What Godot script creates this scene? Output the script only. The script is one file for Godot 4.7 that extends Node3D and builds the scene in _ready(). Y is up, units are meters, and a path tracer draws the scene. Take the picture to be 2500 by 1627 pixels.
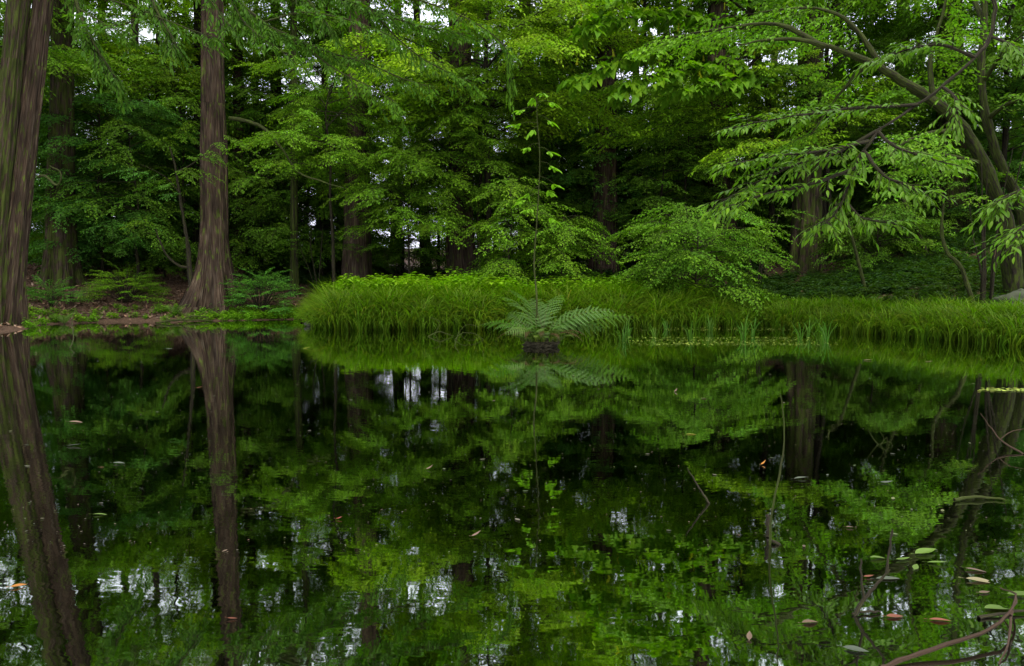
extends Node3D
# A dark pond in a cedar wood. Units metres, y up, the water lies at y = 0, the camera looks along -z.

const F := 1700.0                    # focal length in pixels of the 2500 x 1627 photograph
const EYE := Vector3(0, 1.13, 0)
const TILT := 0.0725

const LIME := Color(0.26, 0.47, 0.014)
const FRESH := Color(0.175, 0.375, 0.015)
const MID := Color(0.135, 0.305, 0.018)
const TEAL := Color(0.1, 0.29, 0.032)
const DARK := Color(0.065, 0.15, 0.015)

var rng := RandomNumberGenerator.new()
var M := {}
var shore := PackedVector2Array()
var noise := FastNoiseLite.new()
var sprays := {}
var names := {}
var spoken := {}


# ------------------------------------------------------------------ mesh builder
class MB:
	var v := PackedVector3Array()
	var n := PackedVector3Array()
	var c := PackedColorArray()
	var u := PackedVector2Array()

	func put(p: Vector3, nn: Vector3, col: Color, uv: Vector2) -> void:
		v.append(p); n.append(nn); c.append(col); u.append(uv)

	func tri(a: Vector3, b: Vector3, d: Vector3, col: Color) -> void:
		var nn := (d - a).cross(b - a).normalized()
		put(a, nn, col, Vector2.ZERO); put(b, nn, col, Vector2(1, 0)); put(d, nn, col, Vector2(0, 1))

	# a two-faced leaf folded along its midrib
	func leaf(p: Vector3, dir: Vector3, up: Vector3, l: float, w: float, fold: float, col: Color) -> void:
		var s := dir.cross(up).normalized()
		var tip := p + dir * l - up * l * 0.12
		var m := p + dir * l * 0.42 + up * w * fold
		tri(p, m + s * w * 0.5, tip, col)
		tri(p, tip, m - s * w * 0.5, col)

	# a leaf with a curved outline; shape 0 lance, 1 oval, 2 heart
	func leaf_fine(p: Vector3, dir: Vector3, up: Vector3, l: float, w: float, curl: float, fold: float, col: Color, shape: int, seg := 5) -> void:
		var s := dir.cross(up).normalized()
		var mid := []
		var le := []
		var ri := []
		for i in seg + 1:
			var t := float(i) / seg
			var k := 0.0
			if shape == 0:
				k = sin(PI * pow(t, 0.85))
			elif shape == 1:
				k = sqrt(maxf(0.0, sin(PI * t)))
			else:
				k = pow(maxf(0.0, 1.0 - t), 0.75) * minf(1.0, 0.45 + t * 6.0) * 1.15
			var m := p + dir * l * t - up * curl * l * t * t
			mid.append(m)
			le.append(m + s * w * 0.5 * k + up * w * fold * k)
			ri.append(m - s * w * 0.5 * k + up * w * fold * k)
		for i in seg:
			if i > 0 or shape == 2:
				tri(mid[i], le[i], le[i + 1], col); tri(mid[i], ri[i + 1], ri[i], col)
			if i < seg - 1:
				tri(mid[i], le[i + 1], mid[i + 1], col); tri(mid[i], mid[i + 1], ri[i + 1], col)

	func tube(pts: Array, rad: Array, sides: int, col := Color.WHITE, vscale := 1.0) -> void:
		var rings := []
		var along := 0.0
		var side := Vector3.ZERO
		var alongs := []
		for i in pts.size():
			var a: Vector3 = pts[maxi(i - 1, 0)]
			var b: Vector3 = pts[mini(i + 1, pts.size() - 1)]
			var d := (b - a).normalized()
			if side == Vector3.ZERO:
				side = d.cross(Vector3(0.31, 0.2, 0.93)).normalized()
			side = (side - d * side.dot(d)).normalized()
			var other := side.cross(d)
			if i > 0:
				along += (pts[i] as Vector3).distance_to(pts[i - 1])
			alongs.append(along)
			var ring := []
			for k in sides + 1:
				var g := TAU * k / sides
				var nn := side * cos(g) + other * sin(g)
				ring.append([(pts[i] as Vector3) + nn * (rad[i] as float), nn])
			rings.append(ring)
		for i in pts.size() - 1:
			for k in sides:
				var a: Array = rings[i][k]
				var b: Array = rings[i][k + 1]
				var e: Array = rings[i + 1][k]
				var f: Array = rings[i + 1][k + 1]
				var ua := Vector2(float(k) / sides, alongs[i] * vscale)
				var ub := Vector2(float(k + 1) / sides, alongs[i] * vscale)
				var ue := Vector2(float(k) / sides, alongs[i + 1] * vscale)
				var uf := Vector2(float(k + 1) / sides, alongs[i + 1] * vscale)
				put(a[0], a[1], col, ua); put(b[0], b[1], col, ub); put(e[0], e[1], col, ue)
				put(b[0], b[1], col, ub); put(f[0], f[1], col, uf); put(e[0], e[1], col, ue)

	func commit(mat: Material, into: ArrayMesh = null) -> ArrayMesh:
		var m := into if into else ArrayMesh.new()
		if v.is_empty():
			return m
		var arr := []
		arr.resize(Mesh.ARRAY_MAX)
		arr[Mesh.ARRAY_VERTEX] = v; arr[Mesh.ARRAY_NORMAL] = n; arr[Mesh.ARRAY_COLOR] = c; arr[Mesh.ARRAY_TEX_UV] = u
		m.add_surface_from_arrays(Mesh.PRIMITIVE_TRIANGLES, arr)
		m.surface_set_material(m.get_surface_count() - 1, mat)
		return m


# ------------------------------------------------------------------ small helpers
func rr(a: float, b: float) -> float:
	return rng.randf_range(a, b)

func numbered(called: String) -> String:
	names[called] = names.get(called, -1) + 1
	return called if names[called] == 0 else "%s_%03d" % [called, names[called]]

func tag(o: Node, label: String, category: String, group := "", kind := "") -> void:
	o.set_meta("label", label)
	if category: o.set_meta("category", category)
	if group: o.set_meta("group", group)
	if kind: o.set_meta("kind", kind)

func thing(called: String, label: String, category: String, where: Vector3, group := "") -> Node3D:
	var o := Node3D.new()
	o.name = numbered(called)
	add_child(o, true)
	o.position = where
	tag(o, label, category, group)
	return o

func part(called: String, mesh: Mesh, parent: Node) -> MeshInstance3D:
	var o := MeshInstance3D.new()
	o.name = called if parent != self else numbered(called)
	o.mesh = mesh
	parent.add_child(o, true)
	return o

# many copies of one small shape: list holds [Transform3D, Color]
func scatter(called: String, mesh: Mesh, list: Array, parent: Node) -> MultiMeshInstance3D:
	if list.is_empty():
		return null
	var mm := MultiMesh.new()
	mm.transform_format = MultiMesh.TRANSFORM_3D
	mm.use_colors = true
	mm.mesh = mesh
	mm.instance_count = list.size()
	for i in list.size():
		mm.set_instance_transform(i, list[i][0])
		mm.set_instance_color(i, list[i][1])
	var o := MultiMeshInstance3D.new()
	o.name = called if parent != self else numbered(called)
	o.multimesh = mm
	parent.add_child(o, true)
	o.set_meta("kind", "stuff")
	return o

# the place in the wood that lies d metres ahead of the camera's spot along the sight line through (px, py)
func at(px: float, py: float, d: float) -> Vector3:
	var w := Vector3((px - 1250.0) / F, (813.5 - py) / F, -1.0).rotated(Vector3.RIGHT, -TILT)
	return EYE + w * (d / -w.z)

func on_water(px: float, py: float) -> Vector3:
	var w := Vector3((px - 1250.0) / F, (813.5 - py) / F, -1.0).rotated(Vector3.RIGHT, -TILT)
	return EYE + w * (EYE.y / -w.y)

func smooth(a: float, b: float, x: float) -> float:
	var t := clampf((x - a) / (b - a), 0.0, 1.0)
	return t * t * (3.0 - 2.0 * t)

# distance from the shore, positive on land
func from_shore(x: float, z: float) -> float:
	var p := Vector2(x, z)
	var best := 1e9
	for i in shore.size():
		var q := Geometry2D.get_closest_point_to_segment(p, shore[i], shore[(i + 1) % shore.size()])
		best = minf(best, p.distance_squared_to(q))
	best = sqrt(best)
	return -best if Geometry2D.is_point_in_polygon(p, shore) else best

func land(x: float, z: float) -> float:
	var sd := from_shore(x, z)
	var bump := noise.get_noise_2d(x * 9.0, z * 9.0) * 0.10 + noise.get_noise_2d(x * 40.0 + 90.0, z * 40.0) * 0.03
	if sd < 0.0:
		return -0.75 * smooth(0.0, 1.6, -sd) - 0.02
	var r := smooth(3.5, 8.5, x)
	var l := smooth(-4.0, -7.5, x)
	var mid := 1.0 - r - l
	var back := smooth(-6.0, -12.0, z)
	var s_l := maxf(sd - 0.7, 0.0)
	var s_m := maxf(sd - 3.6, 0.0)
	var s_r := maxf(sd - 1.9, 0.0)
	var h_l := minf(s_l * 0.30, 1.25 + s_l * 0.05)
	var h_m := minf(s_m * 0.36, 1.15 + s_m * 0.035)
	var h_r := minf(s_r * 0.30, 3.2 + s_r * 0.16)
	var h := l * h_l + mid * h_m + r * h_r
	return 0.09 * smooth(0.0, 0.5, sd) + h * lerpf(0.6, 1.0, back) + bump * smooth(0.2, 1.5, sd)

func on_land(px: float, d: float) -> Vector3:
	var x := at(px, 660.0, d).x
	return Vector3(x, land(x, -d), -d)

func jitter(c: Color, much := 0.25) -> Color:
	var k := 1.0 + rr(-much, much)
	var w := rr(-0.12, 0.12)
	return Color(c.r * k * (1.0 + w), c.g * k, c.b * k * (1.0 - w))

func curve_points(pts: Array, per := 4) -> Array:
	var out := []
	for i in pts.size() - 1:
		var p0: Vector3 = pts[maxi(i - 1, 0)]
		var p1: Vector3 = pts[i]
		var p2: Vector3 = pts[i + 1]
		var p3: Vector3 = pts[mini(i + 2, pts.size() - 1)]
		for k in per:
			out.append(p1.cubic_interpolate(p2, p0, p3, float(k) / per))
	out.append(pts[pts.size() - 1])
	return out

func tapered(count: int, r0: float, r1: float) -> Array:
	var out := []
	for i in count:
		out.append(lerpf(r0, r1, float(i) / maxi(count - 1, 1)))
	return out

func branch(mb: MB, pts: Array, r0: float, r1: float, sides := 6, wobble := 0.0) -> Array:
	var c := curve_points(pts)
	if wobble > 0.0:
		for i in range(1, c.size()):
			c[i] += Vector3(rr(-1, 1), rr(-1, 1), rr(-1, 1)) * wobble
	var rad := tapered(c.size(), r0, r1)
	if wobble > 0.0:
		for i in rad.size():
			rad[i] *= rr(0.82, 1.16)
	mb.tube(c, rad, sides, Color.WHITE, 0.6)
	return c

func limb(parent: Node, pts: Array, r0: float, r1: float, sides: int, wobble: float, look: String) -> Array:
	var mb := MB.new()
	var c := branch(mb, pts, r0, r1, sides, wobble)
	part("branch", mb.commit(M[look]), parent)
	return c

func facing(dir: Vector3, up: Vector3, size: float) -> Basis:
	var x := dir.normalized()
	var z := x.cross(up).normalized()
	return Basis(x * size, z.cross(x) * size, z * size)


# ------------------------------------------------------------------ materials
func leaf_material(rough: float, through: Color, spec := 0.5) -> StandardMaterial3D:
	var m := StandardMaterial3D.new()
	m.vertex_color_use_as_albedo = true
	m.roughness = rough
	m.metallic_specular = spec
	m.backlight_enabled = true
	m.backlight = through
	m.cull_mode = BaseMaterial3D.CULL_DISABLED
	return m

func fnl(seed_: int, freq: float, octaves := 4) -> FastNoiseLite:
	var f := FastNoiseLite.new()
	f.seed = seed_
	f.frequency = freq
	f.noise_type = FastNoiseLite.TYPE_SIMPLEX_SMOOTH
	f.fractal_type = FastNoiseLite.FRACTAL_FBM if octaves > 1 else FastNoiseLite.FRACTAL_NONE
	f.fractal_octaves = octaves
	return f

# stringy bark: long upright fibres, dark between them; moss grows in patches
func bark_material(seed_: int, low: Color, high: Color, pale: Color, moss: Color, moss_share: float, w: int, h: int) -> StandardMaterial3D:
	var fib := fnl(seed_, 1.0, 2)
	var patch := fnl(seed_ + 7, 1.0, 3)
	var im := Image.create(w, h, false, Image.FORMAT_RGB8)
	var bump := Image.create(w, h, false, Image.FORMAT_RGB8)
	for y in h:
		for x in w:
			var g := TAU * x / w
			var cx := cos(g) * 3.4
			var cz := sin(g) * 3.4
			var warp := patch.get_noise_3d(cx * 0.7, y * 0.012, cz * 0.7) * 0.25
			var a := 1.0 - absf(fib.get_noise_3d(cx * 2.8 + warp, y * 0.0035, cz * 2.8)) * 2.4
			var b := fib.get_noise_3d(cx * 8.0, y * 0.009, cz * 8.0 + 40.0)
			var t := clampf(0.62 * a + 0.55 * b + 0.1, 0.0, 1.0)
			var col := low.lerp(high, t).lerp(pale, clampf(b * 1.6 - 0.15, 0.0, 1.0) * 0.8)
			var ms := patch.get_noise_3d(cx * 0.9 + 20.0, y * 0.014, cz * 0.9) + 0.45 * b
			var mk := smooth(0.32 - moss_share, 0.42 - moss_share, ms)
			col = col.lerp(moss * (0.75 + 0.5 * t), mk * 0.85)
			var blot := 1.0 + 0.75 * patch.get_noise_3d(cx * 0.45 + 60.0, y * 0.006, cz * 0.45)
			col = Color(col.r * blot, col.g * blot, col.b * blot)
			im.set_pixel(x, y, col.linear_to_srgb())
			bump.set_pixel(x, y, Color(t, t, t))
	bump.bump_map_to_normal_map(3.0)
	var m := StandardMaterial3D.new()
	m.albedo_texture = ImageTexture.create_from_image(im)
	m.normal_enabled = true
	m.normal_texture = ImageTexture.create_from_image(bump)
	m.normal_scale = 1.0
	m.roughness = 0.93
	m.metallic_specular = 0.25
	return m

func make_materials() -> void:
	M.leaf = leaf_material(0.6, Color(0.92, 1.0, 0.3), 0.26)
	M.gloss_leaf = leaf_material(0.42, Color(0.92, 1.0, 0.25), 0.3)
	M.dull_leaf = leaf_material(0.7, Color(0.9, 1.0, 0.25), 0.2)
	M.needle = leaf_material(0.6, Color(0.4, 0.45, 0.2), 0.35)
	M.blade = leaf_material(0.5, Color(0.85, 1.0, 0.2), 0.22)
	M.frond = leaf_material(0.48, Color(0.8, 1.0, 0.3), 0.36)
	M.dead_leaf = leaf_material(0.6, Color(0.3, 0.2, 0.1), 0.35)
	M.cedar = bark_material(3, Color(0.022, 0.014, 0.01), Color(0.06, 0.040, 0.025), Color(0.098, 0.080, 0.057), Color(0.06, 0.085, 0.012), 0.0, 384, 1024)
	M.cedar_moss = bark_material(11, Color(0.02, 0.014, 0.009), Color(0.06, 0.042, 0.027), Color(0.1, 0.085, 0.06), Color(0.04, 0.056, 0.008), 0.42, 384, 1024)
	M.bark = bark_material(23, Color(0.012, 0.01, 0.007), Color(0.032, 0.026, 0.017), Color(0.06, 0.052, 0.038), Color(0.04, 0.058, 0.008), 0.5, 192, 512)
	M.dark_bark = bark_material(31, Color(0.009, 0.007, 0.005), Color(0.028, 0.022, 0.016), Color(0.06, 0.05, 0.036), Color(0.05, 0.06, 0.012), 0.05, 192, 512)
	M.wood = bark_material(41, Color(0.02, 0.012, 0.008), Color(0.062, 0.038, 0.024), Color(0.11, 0.08, 0.055), Color(0.06, 0.06, 0.02), -0.3, 192, 256)
	# leaf litter and soil
	var a := fnl(51, 0.045, 4)
	var b := fnl(52, 0.16, 3)
	var im := Image.create(512, 512, false, Image.FORMAT_RGB8)
	var bump := Image.create(512, 512, false, Image.FORMAT_RGB8)
	var na := a.get_seamless_image(512, 512)
	var nb := b.get_seamless_image(512, 512)
	for y in 512:
		for x in 512:
			var p := na.get_pixel(x, y).r
			var q := nb.get_pixel(x, y).r
			var col := Color(0.022, 0.014, 0.009).lerp(Color(0.105, 0.058, 0.035), p).lerp(Color(0.19, 0.125, 0.08), smooth(0.58, 0.8, q))
			im.set_pixel(x, y, col.linear_to_srgb())
			bump.set_pixel(x, y, Color(q, q, q))
	bump.bump_map_to_normal_map(9.0)
	var g := StandardMaterial3D.new()
	g.albedo_texture = ImageTexture.create_from_image(im)
	g.normal_enabled = true
	g.normal_texture = ImageTexture.create_from_image(bump)
	g.roughness = 0.95
	g.metallic_specular = 0.3
	M.ground = g
	# rock
	var r := StandardMaterial3D.new()
	var ri := Image.create(256, 256, false, Image.FORMAT_RGB8)
	for y in 256:
		for x in 256:
			var p := a.get_noise_2d(x * 1.4, y * 1.4) * 0.5 + 0.5
			var q := b.get_noise_2d(x, y)
			var col := Color(0.014, 0.014, 0.012).lerp(Color(0.05, 0.047, 0.04), p)
			col = col.lerp(Color(0.03, 0.045, 0.008), smooth(-0.2, 0.1, q + (p - 0.5)) * 0.9)
			ri.set_pixel(x, y, col.linear_to_srgb())
	r.albedo_texture = ImageTexture.create_from_image(ri)
	r.uv1_triplanar = true
	r.uv1_scale = Vector3(1.5, 1.5, 1.5)
	r.roughness = 0.9
	M.rock = r
	var mo := StandardMaterial3D.new()
	mo.albedo_color = Color(0.1, 0.14, 0.012).linear_to_srgb()
	mo.roughness = 1.0
	M.moss = mo
	var tu: StandardMaterial3D = r.duplicate()
	tu.albedo_color = Color(0.75, 0.5, 0.33).linear_to_srgb()
	M.tussock = tu
	tu.uv1_scale = Vector3(3, 3, 3)
	# still water: dark below, a mirror above, with slight ripples
	var wa := fnl(61, 0.022, 3)
	var wb := fnl(62, 0.05, 2)
	var wi := Image.create(1024, 1024, false, Image.FORMAT_RGBF)
	var sa := wa.get_seamless_image(1024, 1024)
	var sb := wb.get_seamless_image(1024, 1024)
	for y in 1024:
		for x in 1024:
			var k := sa.get_pixel(x, y).r * 0.75 + sb.get_pixel(x, (y * 2) % 1024).r * 0.25
			wi.set_pixel(x, y, Color(k, k, k))
	var wn := Image.create(1024, 1024, false, Image.FORMAT_RGB8)
	for y in 1024:
		for x in 1024:
			var dx := wi.get_pixel((x + 1) % 1024, y).r - wi.get_pixel((x + 1023) % 1024, y).r
			var dy := wi.get_pixel(x, (y + 1) % 1024).r - wi.get_pixel(x, (y + 1023) % 1024).r
			wn.set_pixel(x, y, Color(clampf(0.5 - dx * 6.0, 0, 1), clampf(0.5 - dy * 6.0, 0, 1), 1.0))
	var wm := StandardMaterial3D.new()
	wm.albedo_color = Color(0.47, 0.50, 0.45).linear_to_srgb()
	wm.metallic = 1.0
	wm.roughness = 0.02
	wm.normal_enabled = true
	wm.normal_texture = ImageTexture.create_from_image(wn)
	wm.normal_scale = 0.0032
	M.water = wm


# ------------------------------------------------------------------ foliage pieces
# a leafy bough along +x: side twigs left and right, leaves along each
func make_spray(seed_: int, length: float, twigs: int, leaf_l: float, leaf_w: float, droop: float, thick: float) -> ArrayMesh:
	rng.seed = seed_
	var mb := MB.new()
	var tw := MB.new()
	var axis := []
	for i in 8:
		var t := i / 7.0
		axis.append(Vector3(t, 0.05 * sin(t * 2.4) - droop * t * t, 0.06 * sin(t * 3.0 + seed_)) * length)
	tw.tube(axis, tapered(8, 0.007 * length, 0.002), 3)
	var sgn := 1.0
	for i in twigs:
		var t := clampf((i + 0.5 + rr(-0.4, 0.4)) / twigs, 0.03, 0.995)
		var k := int(t * 6.99)
		var o: Vector3 = (axis[k] as Vector3).lerp(axis[k + 1], t * 7.0 - k)
		var ang := deg_to_rad(rr(30, 70)) * sgn * (1.0 - 0.4 * t)
		var dir := Vector3(cos(ang), rr(-0.6, 0.6) * thick, sin(ang)).normalized()
		var reach := length * (0.45 * (1.0 - t * 0.7) * minf(1.0, 0.35 + t * 2.2)) * rr(0.55, 1.2)
		var endp := o + dir * reach + Vector3(0, -droop * reach * 1.3, 0)
		var midp := o.lerp(endp, 0.5) + Vector3(0, 0.08 * reach, 0)
		tw.tube([o, midp, endp], [0.003, 0.002, 0.001], 3)
		var q := leaf_l * 0.4
		var s2 := 1.0
		while q < reach:
			var f := q / reach
			var p := (o.lerp(midp, f * 2.0) if f < 0.5 else midp.lerp(endp, f * 2.0 - 1.0)) + Vector3(rr(-0.2, 0.2), rr(-0.25, 0.25), rr(-0.2, 0.2)) * leaf_l
			var la := ang + s2 * deg_to_rad(rr(20, 75)) * (1.0 if f < 0.9 else 0.2)
			var ld := Vector3(cos(la), rr(-0.75, 0.2), sin(la)).normalized()
			var up := Vector3(rr(-0.65, 0.65), 1.0, rr(-0.65, 0.65)).normalized()
			var sz := rr(0.65, 1.25)
			var k2 := rr(0.55, 1.0)
			mb.leaf(p, ld, up, leaf_l * sz, leaf_w * sz, rr(0.05, 0.25), Color(k2, k2 * rr(0.92, 1.0), k2))
			q += leaf_l * 0.55 * rr(0.7, 1.3)
			s2 = -s2
		sgn = -sgn
	var m := mb.commit(M.leaf)
	return tw.commit(M.dark_bark, m)

# hanging cedar foliage
func make_needles(seed_: int) -> ArrayMesh:
	rng.seed = seed_
	var mb := MB.new()
	for i in 46:
		var t := rr(0.05, 1.0)
		var p := Vector3(t, -0.15 * t * t, rr(-0.06, 0.06))
		var ang := rr(-1.2, 1.2)
		var d := Vector3(cos(ang), rr(-0.8, 0.05), sin(ang)).normalized()
		var l := rr(0.12, 0.34)
		var side := d.cross(Vector3(rr(-1, 1), 1, rr(-1, 1)).normalized()).normalized() * 0.016
		var mid := p + d * l * 0.55
		var tip := p + d * l + Vector3(0, -l * 0.35, 0)
		var k := rr(0.55, 1.0)
		var col := Color(k, k, k)
		mb.tri(p, mid + side, mid - side, col)
		mb.tri(mid + side, tip, mid - side, col)
		for j in 4:
			var f := rr(0.2, 0.9)
			var b := p.lerp(tip, f)
			var e := b + (d + Vector3(rr(-1, 1), rr(-0.6, 0.6), rr(-1, 1)) * 0.8).normalized() * 0.07
			mb.tri(b - side * 0.5, b + side * 0.5, e, col)
	return mb.commit(M.needle)

# low leafy plant about 0.35 m across
func make_herb(seed_: int, stems: int, tall: float, leaf_l: float, leaf_w: float, mat: Material) -> ArrayMesh:
	rng.seed = seed_
	var mb := MB.new()
	for s in stems:
		var g := rr(0, TAU)
		var lean := rr(0.1, 0.6)
		var h := tall * rr(0.6, 1.1)
		var base := Vector3(rr(-0.1, 0.1), 0, rr(-0.1, 0.1))
		var d := Vector3(cos(g) * lean, 1, sin(g) * lean).normalized()
		for j in 7:
			var f := 0.25 + 0.75 * j / 6.0
			var p := base + d * h * f
			var la := g + j * 2.4 + rr(-0.4, 0.4)
			var ld := Vector3(cos(la), rr(-0.35, 0.25), sin(la)).normalized()
			var k := rr(0.6, 1.0)
			var sz := rr(0.6, 1.2)
			mb.leaf(p, ld, Vector3(rr(-0.35, 0.35), 1, rr(-0.35, 0.35)).normalized(), leaf_l * sz, leaf_w * sz, 0.15, Color(k, k, k))
		var side := Vector3(0.004, 0, 0.002)
		mb.tri(base - side, base + side, base + d * h, Color(0.6, 0.6, 0.5))
	return mb.commit(mat)

# a tuft of arching blades
func make_tuft(seed_: int, blades: int, tall: float) -> ArrayMesh:
	rng.seed = seed_
	var mb := MB.new()
	for i in blades:
		var g := rr(0, TAU)
		var out := Vector3(cos(g), 0, sin(g))
		var side := out.cross(Vector3.UP)
		var p := out * rr(0.0, 0.11) + Vector3(rr(-0.05, 0.05), 0, rr(-0.05, 0.05))
		var l := tall * rr(0.65, 1.2)
		var a0 := rr(0.03, 0.25)
		var a1 := rr(1.0, 2.8)
		var w := rr(0.008, 0.017)
		var k := rr(0.35, 1.0)
		var col := Color(k * rr(0.75, 1.0), k * rr(0.9, 1.0), k * rr(0.5, 1.0))
		if rng.randf() < 0.09:
			col = Color(1.0, 0.72, 0.7)
		var seg := 6
		var tw := rr(-0.6, 0.6)
		var last_l := p - side * w
		var last_r := p + side * w
		for j in seg:
			var t := float(j + 1) / seg
			var ang := a0 + (a1 - a0) * pow(t, 2.0)
			p += (out * sin(ang) + Vector3.UP * cos(ang)) * l / seg
			var ww := w * (1.0 - pow(t, 2.5))
			var sd := side.rotated(Vector3.UP, tw * t) * ww
			var nl := p - sd
			var nr := p + sd
			mb.tri(last_l, last_r, nl, col)
			if j < seg - 1:
				mb.tri(last_r, nr, nl, col)
			last_l = nl
			last_r = nr
	return mb.commit(M.blade)

# one fern frond: arching stalk with toothed leaflets on both sides, grows from the origin towards +x
func make_frond(seed_: int, l: float, a0: float, a1: float, wide: float, pairs: int, col: Color) -> ArrayMesh:
	rng.seed = seed_
	var mb := MB.new()
	var st := MB.new()
	var pts := []
	var dirs := []
	var p := Vector3.ZERO
	var n := 24
	var sway := rr(-0.6, 0.6)
	for i in n + 1:
		var t := float(i) / n
		var ang := a0 + (a1 - a0) * pow(t, 1.25)
		var d := Vector3(sin(ang) * cos(sway * t), cos(ang), sin(ang) * sin(sway * t))
		pts.append(p)
		dirs.append(d)
		p += d * l / n
	st.tube(pts, tapered(n + 1, 0.007, 0.0015), 4, Color(0.09, 0.10, 0.03))
	for i in pairs:
		var t := 0.16 + 0.84 * float(i) / pairs
		var k := int(t * (n - 0.001))
		var o: Vector3 = (pts[k] as Vector3).lerp(pts[k + 1], t * n - k)
		var d: Vector3 = dirs[k]
		var across := d.cross(Vector3.UP).normalized()
		var up := across.cross(d).normalized()
		var s := (t - 0.1) / 0.9
		var pl := wide * (pow(sin(PI * pow(clampf(s, 0.02, 1.0), 0.62)), 0.8) + 0.05) * rr(0.9, 1.08)
		for sgn in [-1.0, 1.0]:
			var pd: Vector3 = (across * sgn + d * (0.35 + 0.35 * t) + up * rr(-0.3, 0.15)).normalized()
			var nseg := 9
			var kk := rr(0.8, 1.1)
			var cc := Color(col.r * kk, col.g * kk, col.b * kk)
			var w := clampf(l * 0.84 / pairs * 0.46, 0.006, 0.04) * clampf(pl / wide * 1.6, 0.5, 1.0)
			var fwd := up.cross(pd).normalized()
			for q in nseg:
				var f0 := float(q) / nseg
				var f1 := float(q + 1) / nseg
				var sag := -up * pl * 0.22
				var b0: Vector3 = o + pd * pl * f0 + sag * f0 * f0
				var b1: Vector3 = o + pd * pl * f1 + sag * f1 * f1
				var ww := w * (1.0 - 0.85 * f0 * f0)
				mb.tri(b0, b1, b0.lerp(b1, 0.75) + fwd * ww + up * 0.004, cc)
				mb.tri(b0, b0.lerp(b1, 0.75) - fwd * ww + up * 0.004, b1, cc)
	var m := mb.commit(M.frond)
	return st.commit(M.frond, m)

func make_pieces() -> void:
	sprays.small = []
	sprays.broad = []
	sprays.needle = []
	sprays.far = []
	for i in 6:
		sprays.small.append(make_spray(100 + i, 1.2, 16, 0.075, 0.043, 0.14, 0.6))
	for i in 4:
		sprays.broad.append(make_spray(140 + i, 1.35, 14, 0.105, 0.06, 0.16, 0.6))
	for i in 4:
		sprays.far.append(make_spray(160 + i, 2.3, 26, 0.12, 0.075, 0.16, 0.8))
	for i in 3:
		sprays.needle.append(make_needles(120 + i))


# ------------------------------------------------------------------ trees
# leafy boughs on one limb; list receives [Transform3D, Color]
func dress(list: Array, c: Array, from: float, per_m: float, size: float, tint: Color, spread := 55.0, dip := 0.18) -> void:
	var total := 0.0
	for i in c.size() - 1:
		total += (c[i] as Vector3).distance_to(c[i + 1])
	var n := int(ceil(total * per_m))
	var sg := 1.0 if rng.randf() < 0.5 else -1.0
	for i in n:
		var f := lerpf(from, 1.0, (i + rng.randf()) / n)
		var k := mini(int(f * (c.size() - 1)), c.size() - 2)
		var a: Vector3 = c[k]
		var b: Vector3 = c[k + 1]
		var p := a.lerp(b, f * (c.size() - 1) - k)
		var d := b - a
		d.y = 0
		if d.length() < 0.01:
			d = Vector3(rr(-1, 1), 0, rr(-1, 1))
		d = d.normalized().rotated(Vector3.UP, sg * deg_to_rad(rr(10, spread)) * (1.0 if f < 0.92 else 0.2))
		d.y = -rr(-0.12, 0.3) - dip
		var up := Vector3(rr(-0.25, 0.25), 1, rr(-0.25, 0.25))
		list.append([Transform3D(facing(d, up, size * rr(0.55, 1.1)), p + Vector3(0, rr(-0.12, 0.06), 0)), jitter(tint)])
		sg = -sg

# a broadleaf tree with tiered boughs
func leafy_tree(called: String, label: String, group: String, px: float, d: float, ytop: float, ybot: float, reach: float, limbs: int, tint: Color, kind: String, per_m := 5.2, size := 1.0, lean := 0.0) -> Node3D:
	rng.seed = int(px * 13.0 + d * 977.0)
	var base := on_land(px, d)
	var t := thing(called, label, "tree", base, group)
	var y1 := at(px, ytop, d).y - base.y
	var y0 := at(px, ybot, d).y - base.y
	var tall := y1
	var r0 := 0.018 + tall * 0.0075
	var pts := []
	for i in 7:
		var f := i / 6.0
		pts.append(Vector3(lean * f * f + rr(-1, 1) * 0.05 * tall * f * 0.5, tall * f - (0.3 if i == 0 else 0.0), rr(-1, 1) * 0.03 * tall * f))
	var tm := MB.new()
	var spine := branch(tm, pts, r0, 0.012, 7, 0.004)
	part("trunk", tm.commit(M.dark_bark), t)
	var bm := MB.new()
	var list := []
	for i in limbs:
		var f := (i + rng.randf()) / limbs
		var y := lerpf(y0, y1, f)
		var k := clampi(int(y / tall * (spine.size() - 1)), 1, spine.size() - 2)
		var start: Vector3 = spine[k]
		var g := rr(0, TAU)
		var l := reach * (0.7 + 0.3 * sin(PI * clampf(0.15 + f * 0.75, 0, 1))) * rr(0.35, 1.15)
		var d3 := Vector3(cos(g), 0, sin(g))
		var side := Vector3(-sin(g), 0, cos(g)) * rr(-0.25, 0.25) * l
		var rise := rr(-0.05, 0.5) * l
		start.y = clampf(y - rise * 0.6, 0.15, tall)
		var c := branch(bm, [start, start + d3 * l * 0.4 + Vector3(0, rise * 0.75, 0) + side * 0.3, start + d3 * l * 0.75 + Vector3(0, rise, 0) + side * 0.8, start + d3 * l + Vector3(0, rise * 0.8 - 0.06 * l, 0) + side], 0.008 + 0.006 * l, 0.003, 4)
		dress(list, c, 0.22, per_m, size, tint)
	part("branches", bm.commit(M.dark_bark), t)
	var bank: Array = sprays[kind]
	var half := [[], []]
	for i in list.size():
		half[i % 2].append(list[i])
	var v := rng.randi() % bank.size()
	for i in 2:
		scatter("crown", bank[(v + i) % bank.size()], half[i], t)
	return t

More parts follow.
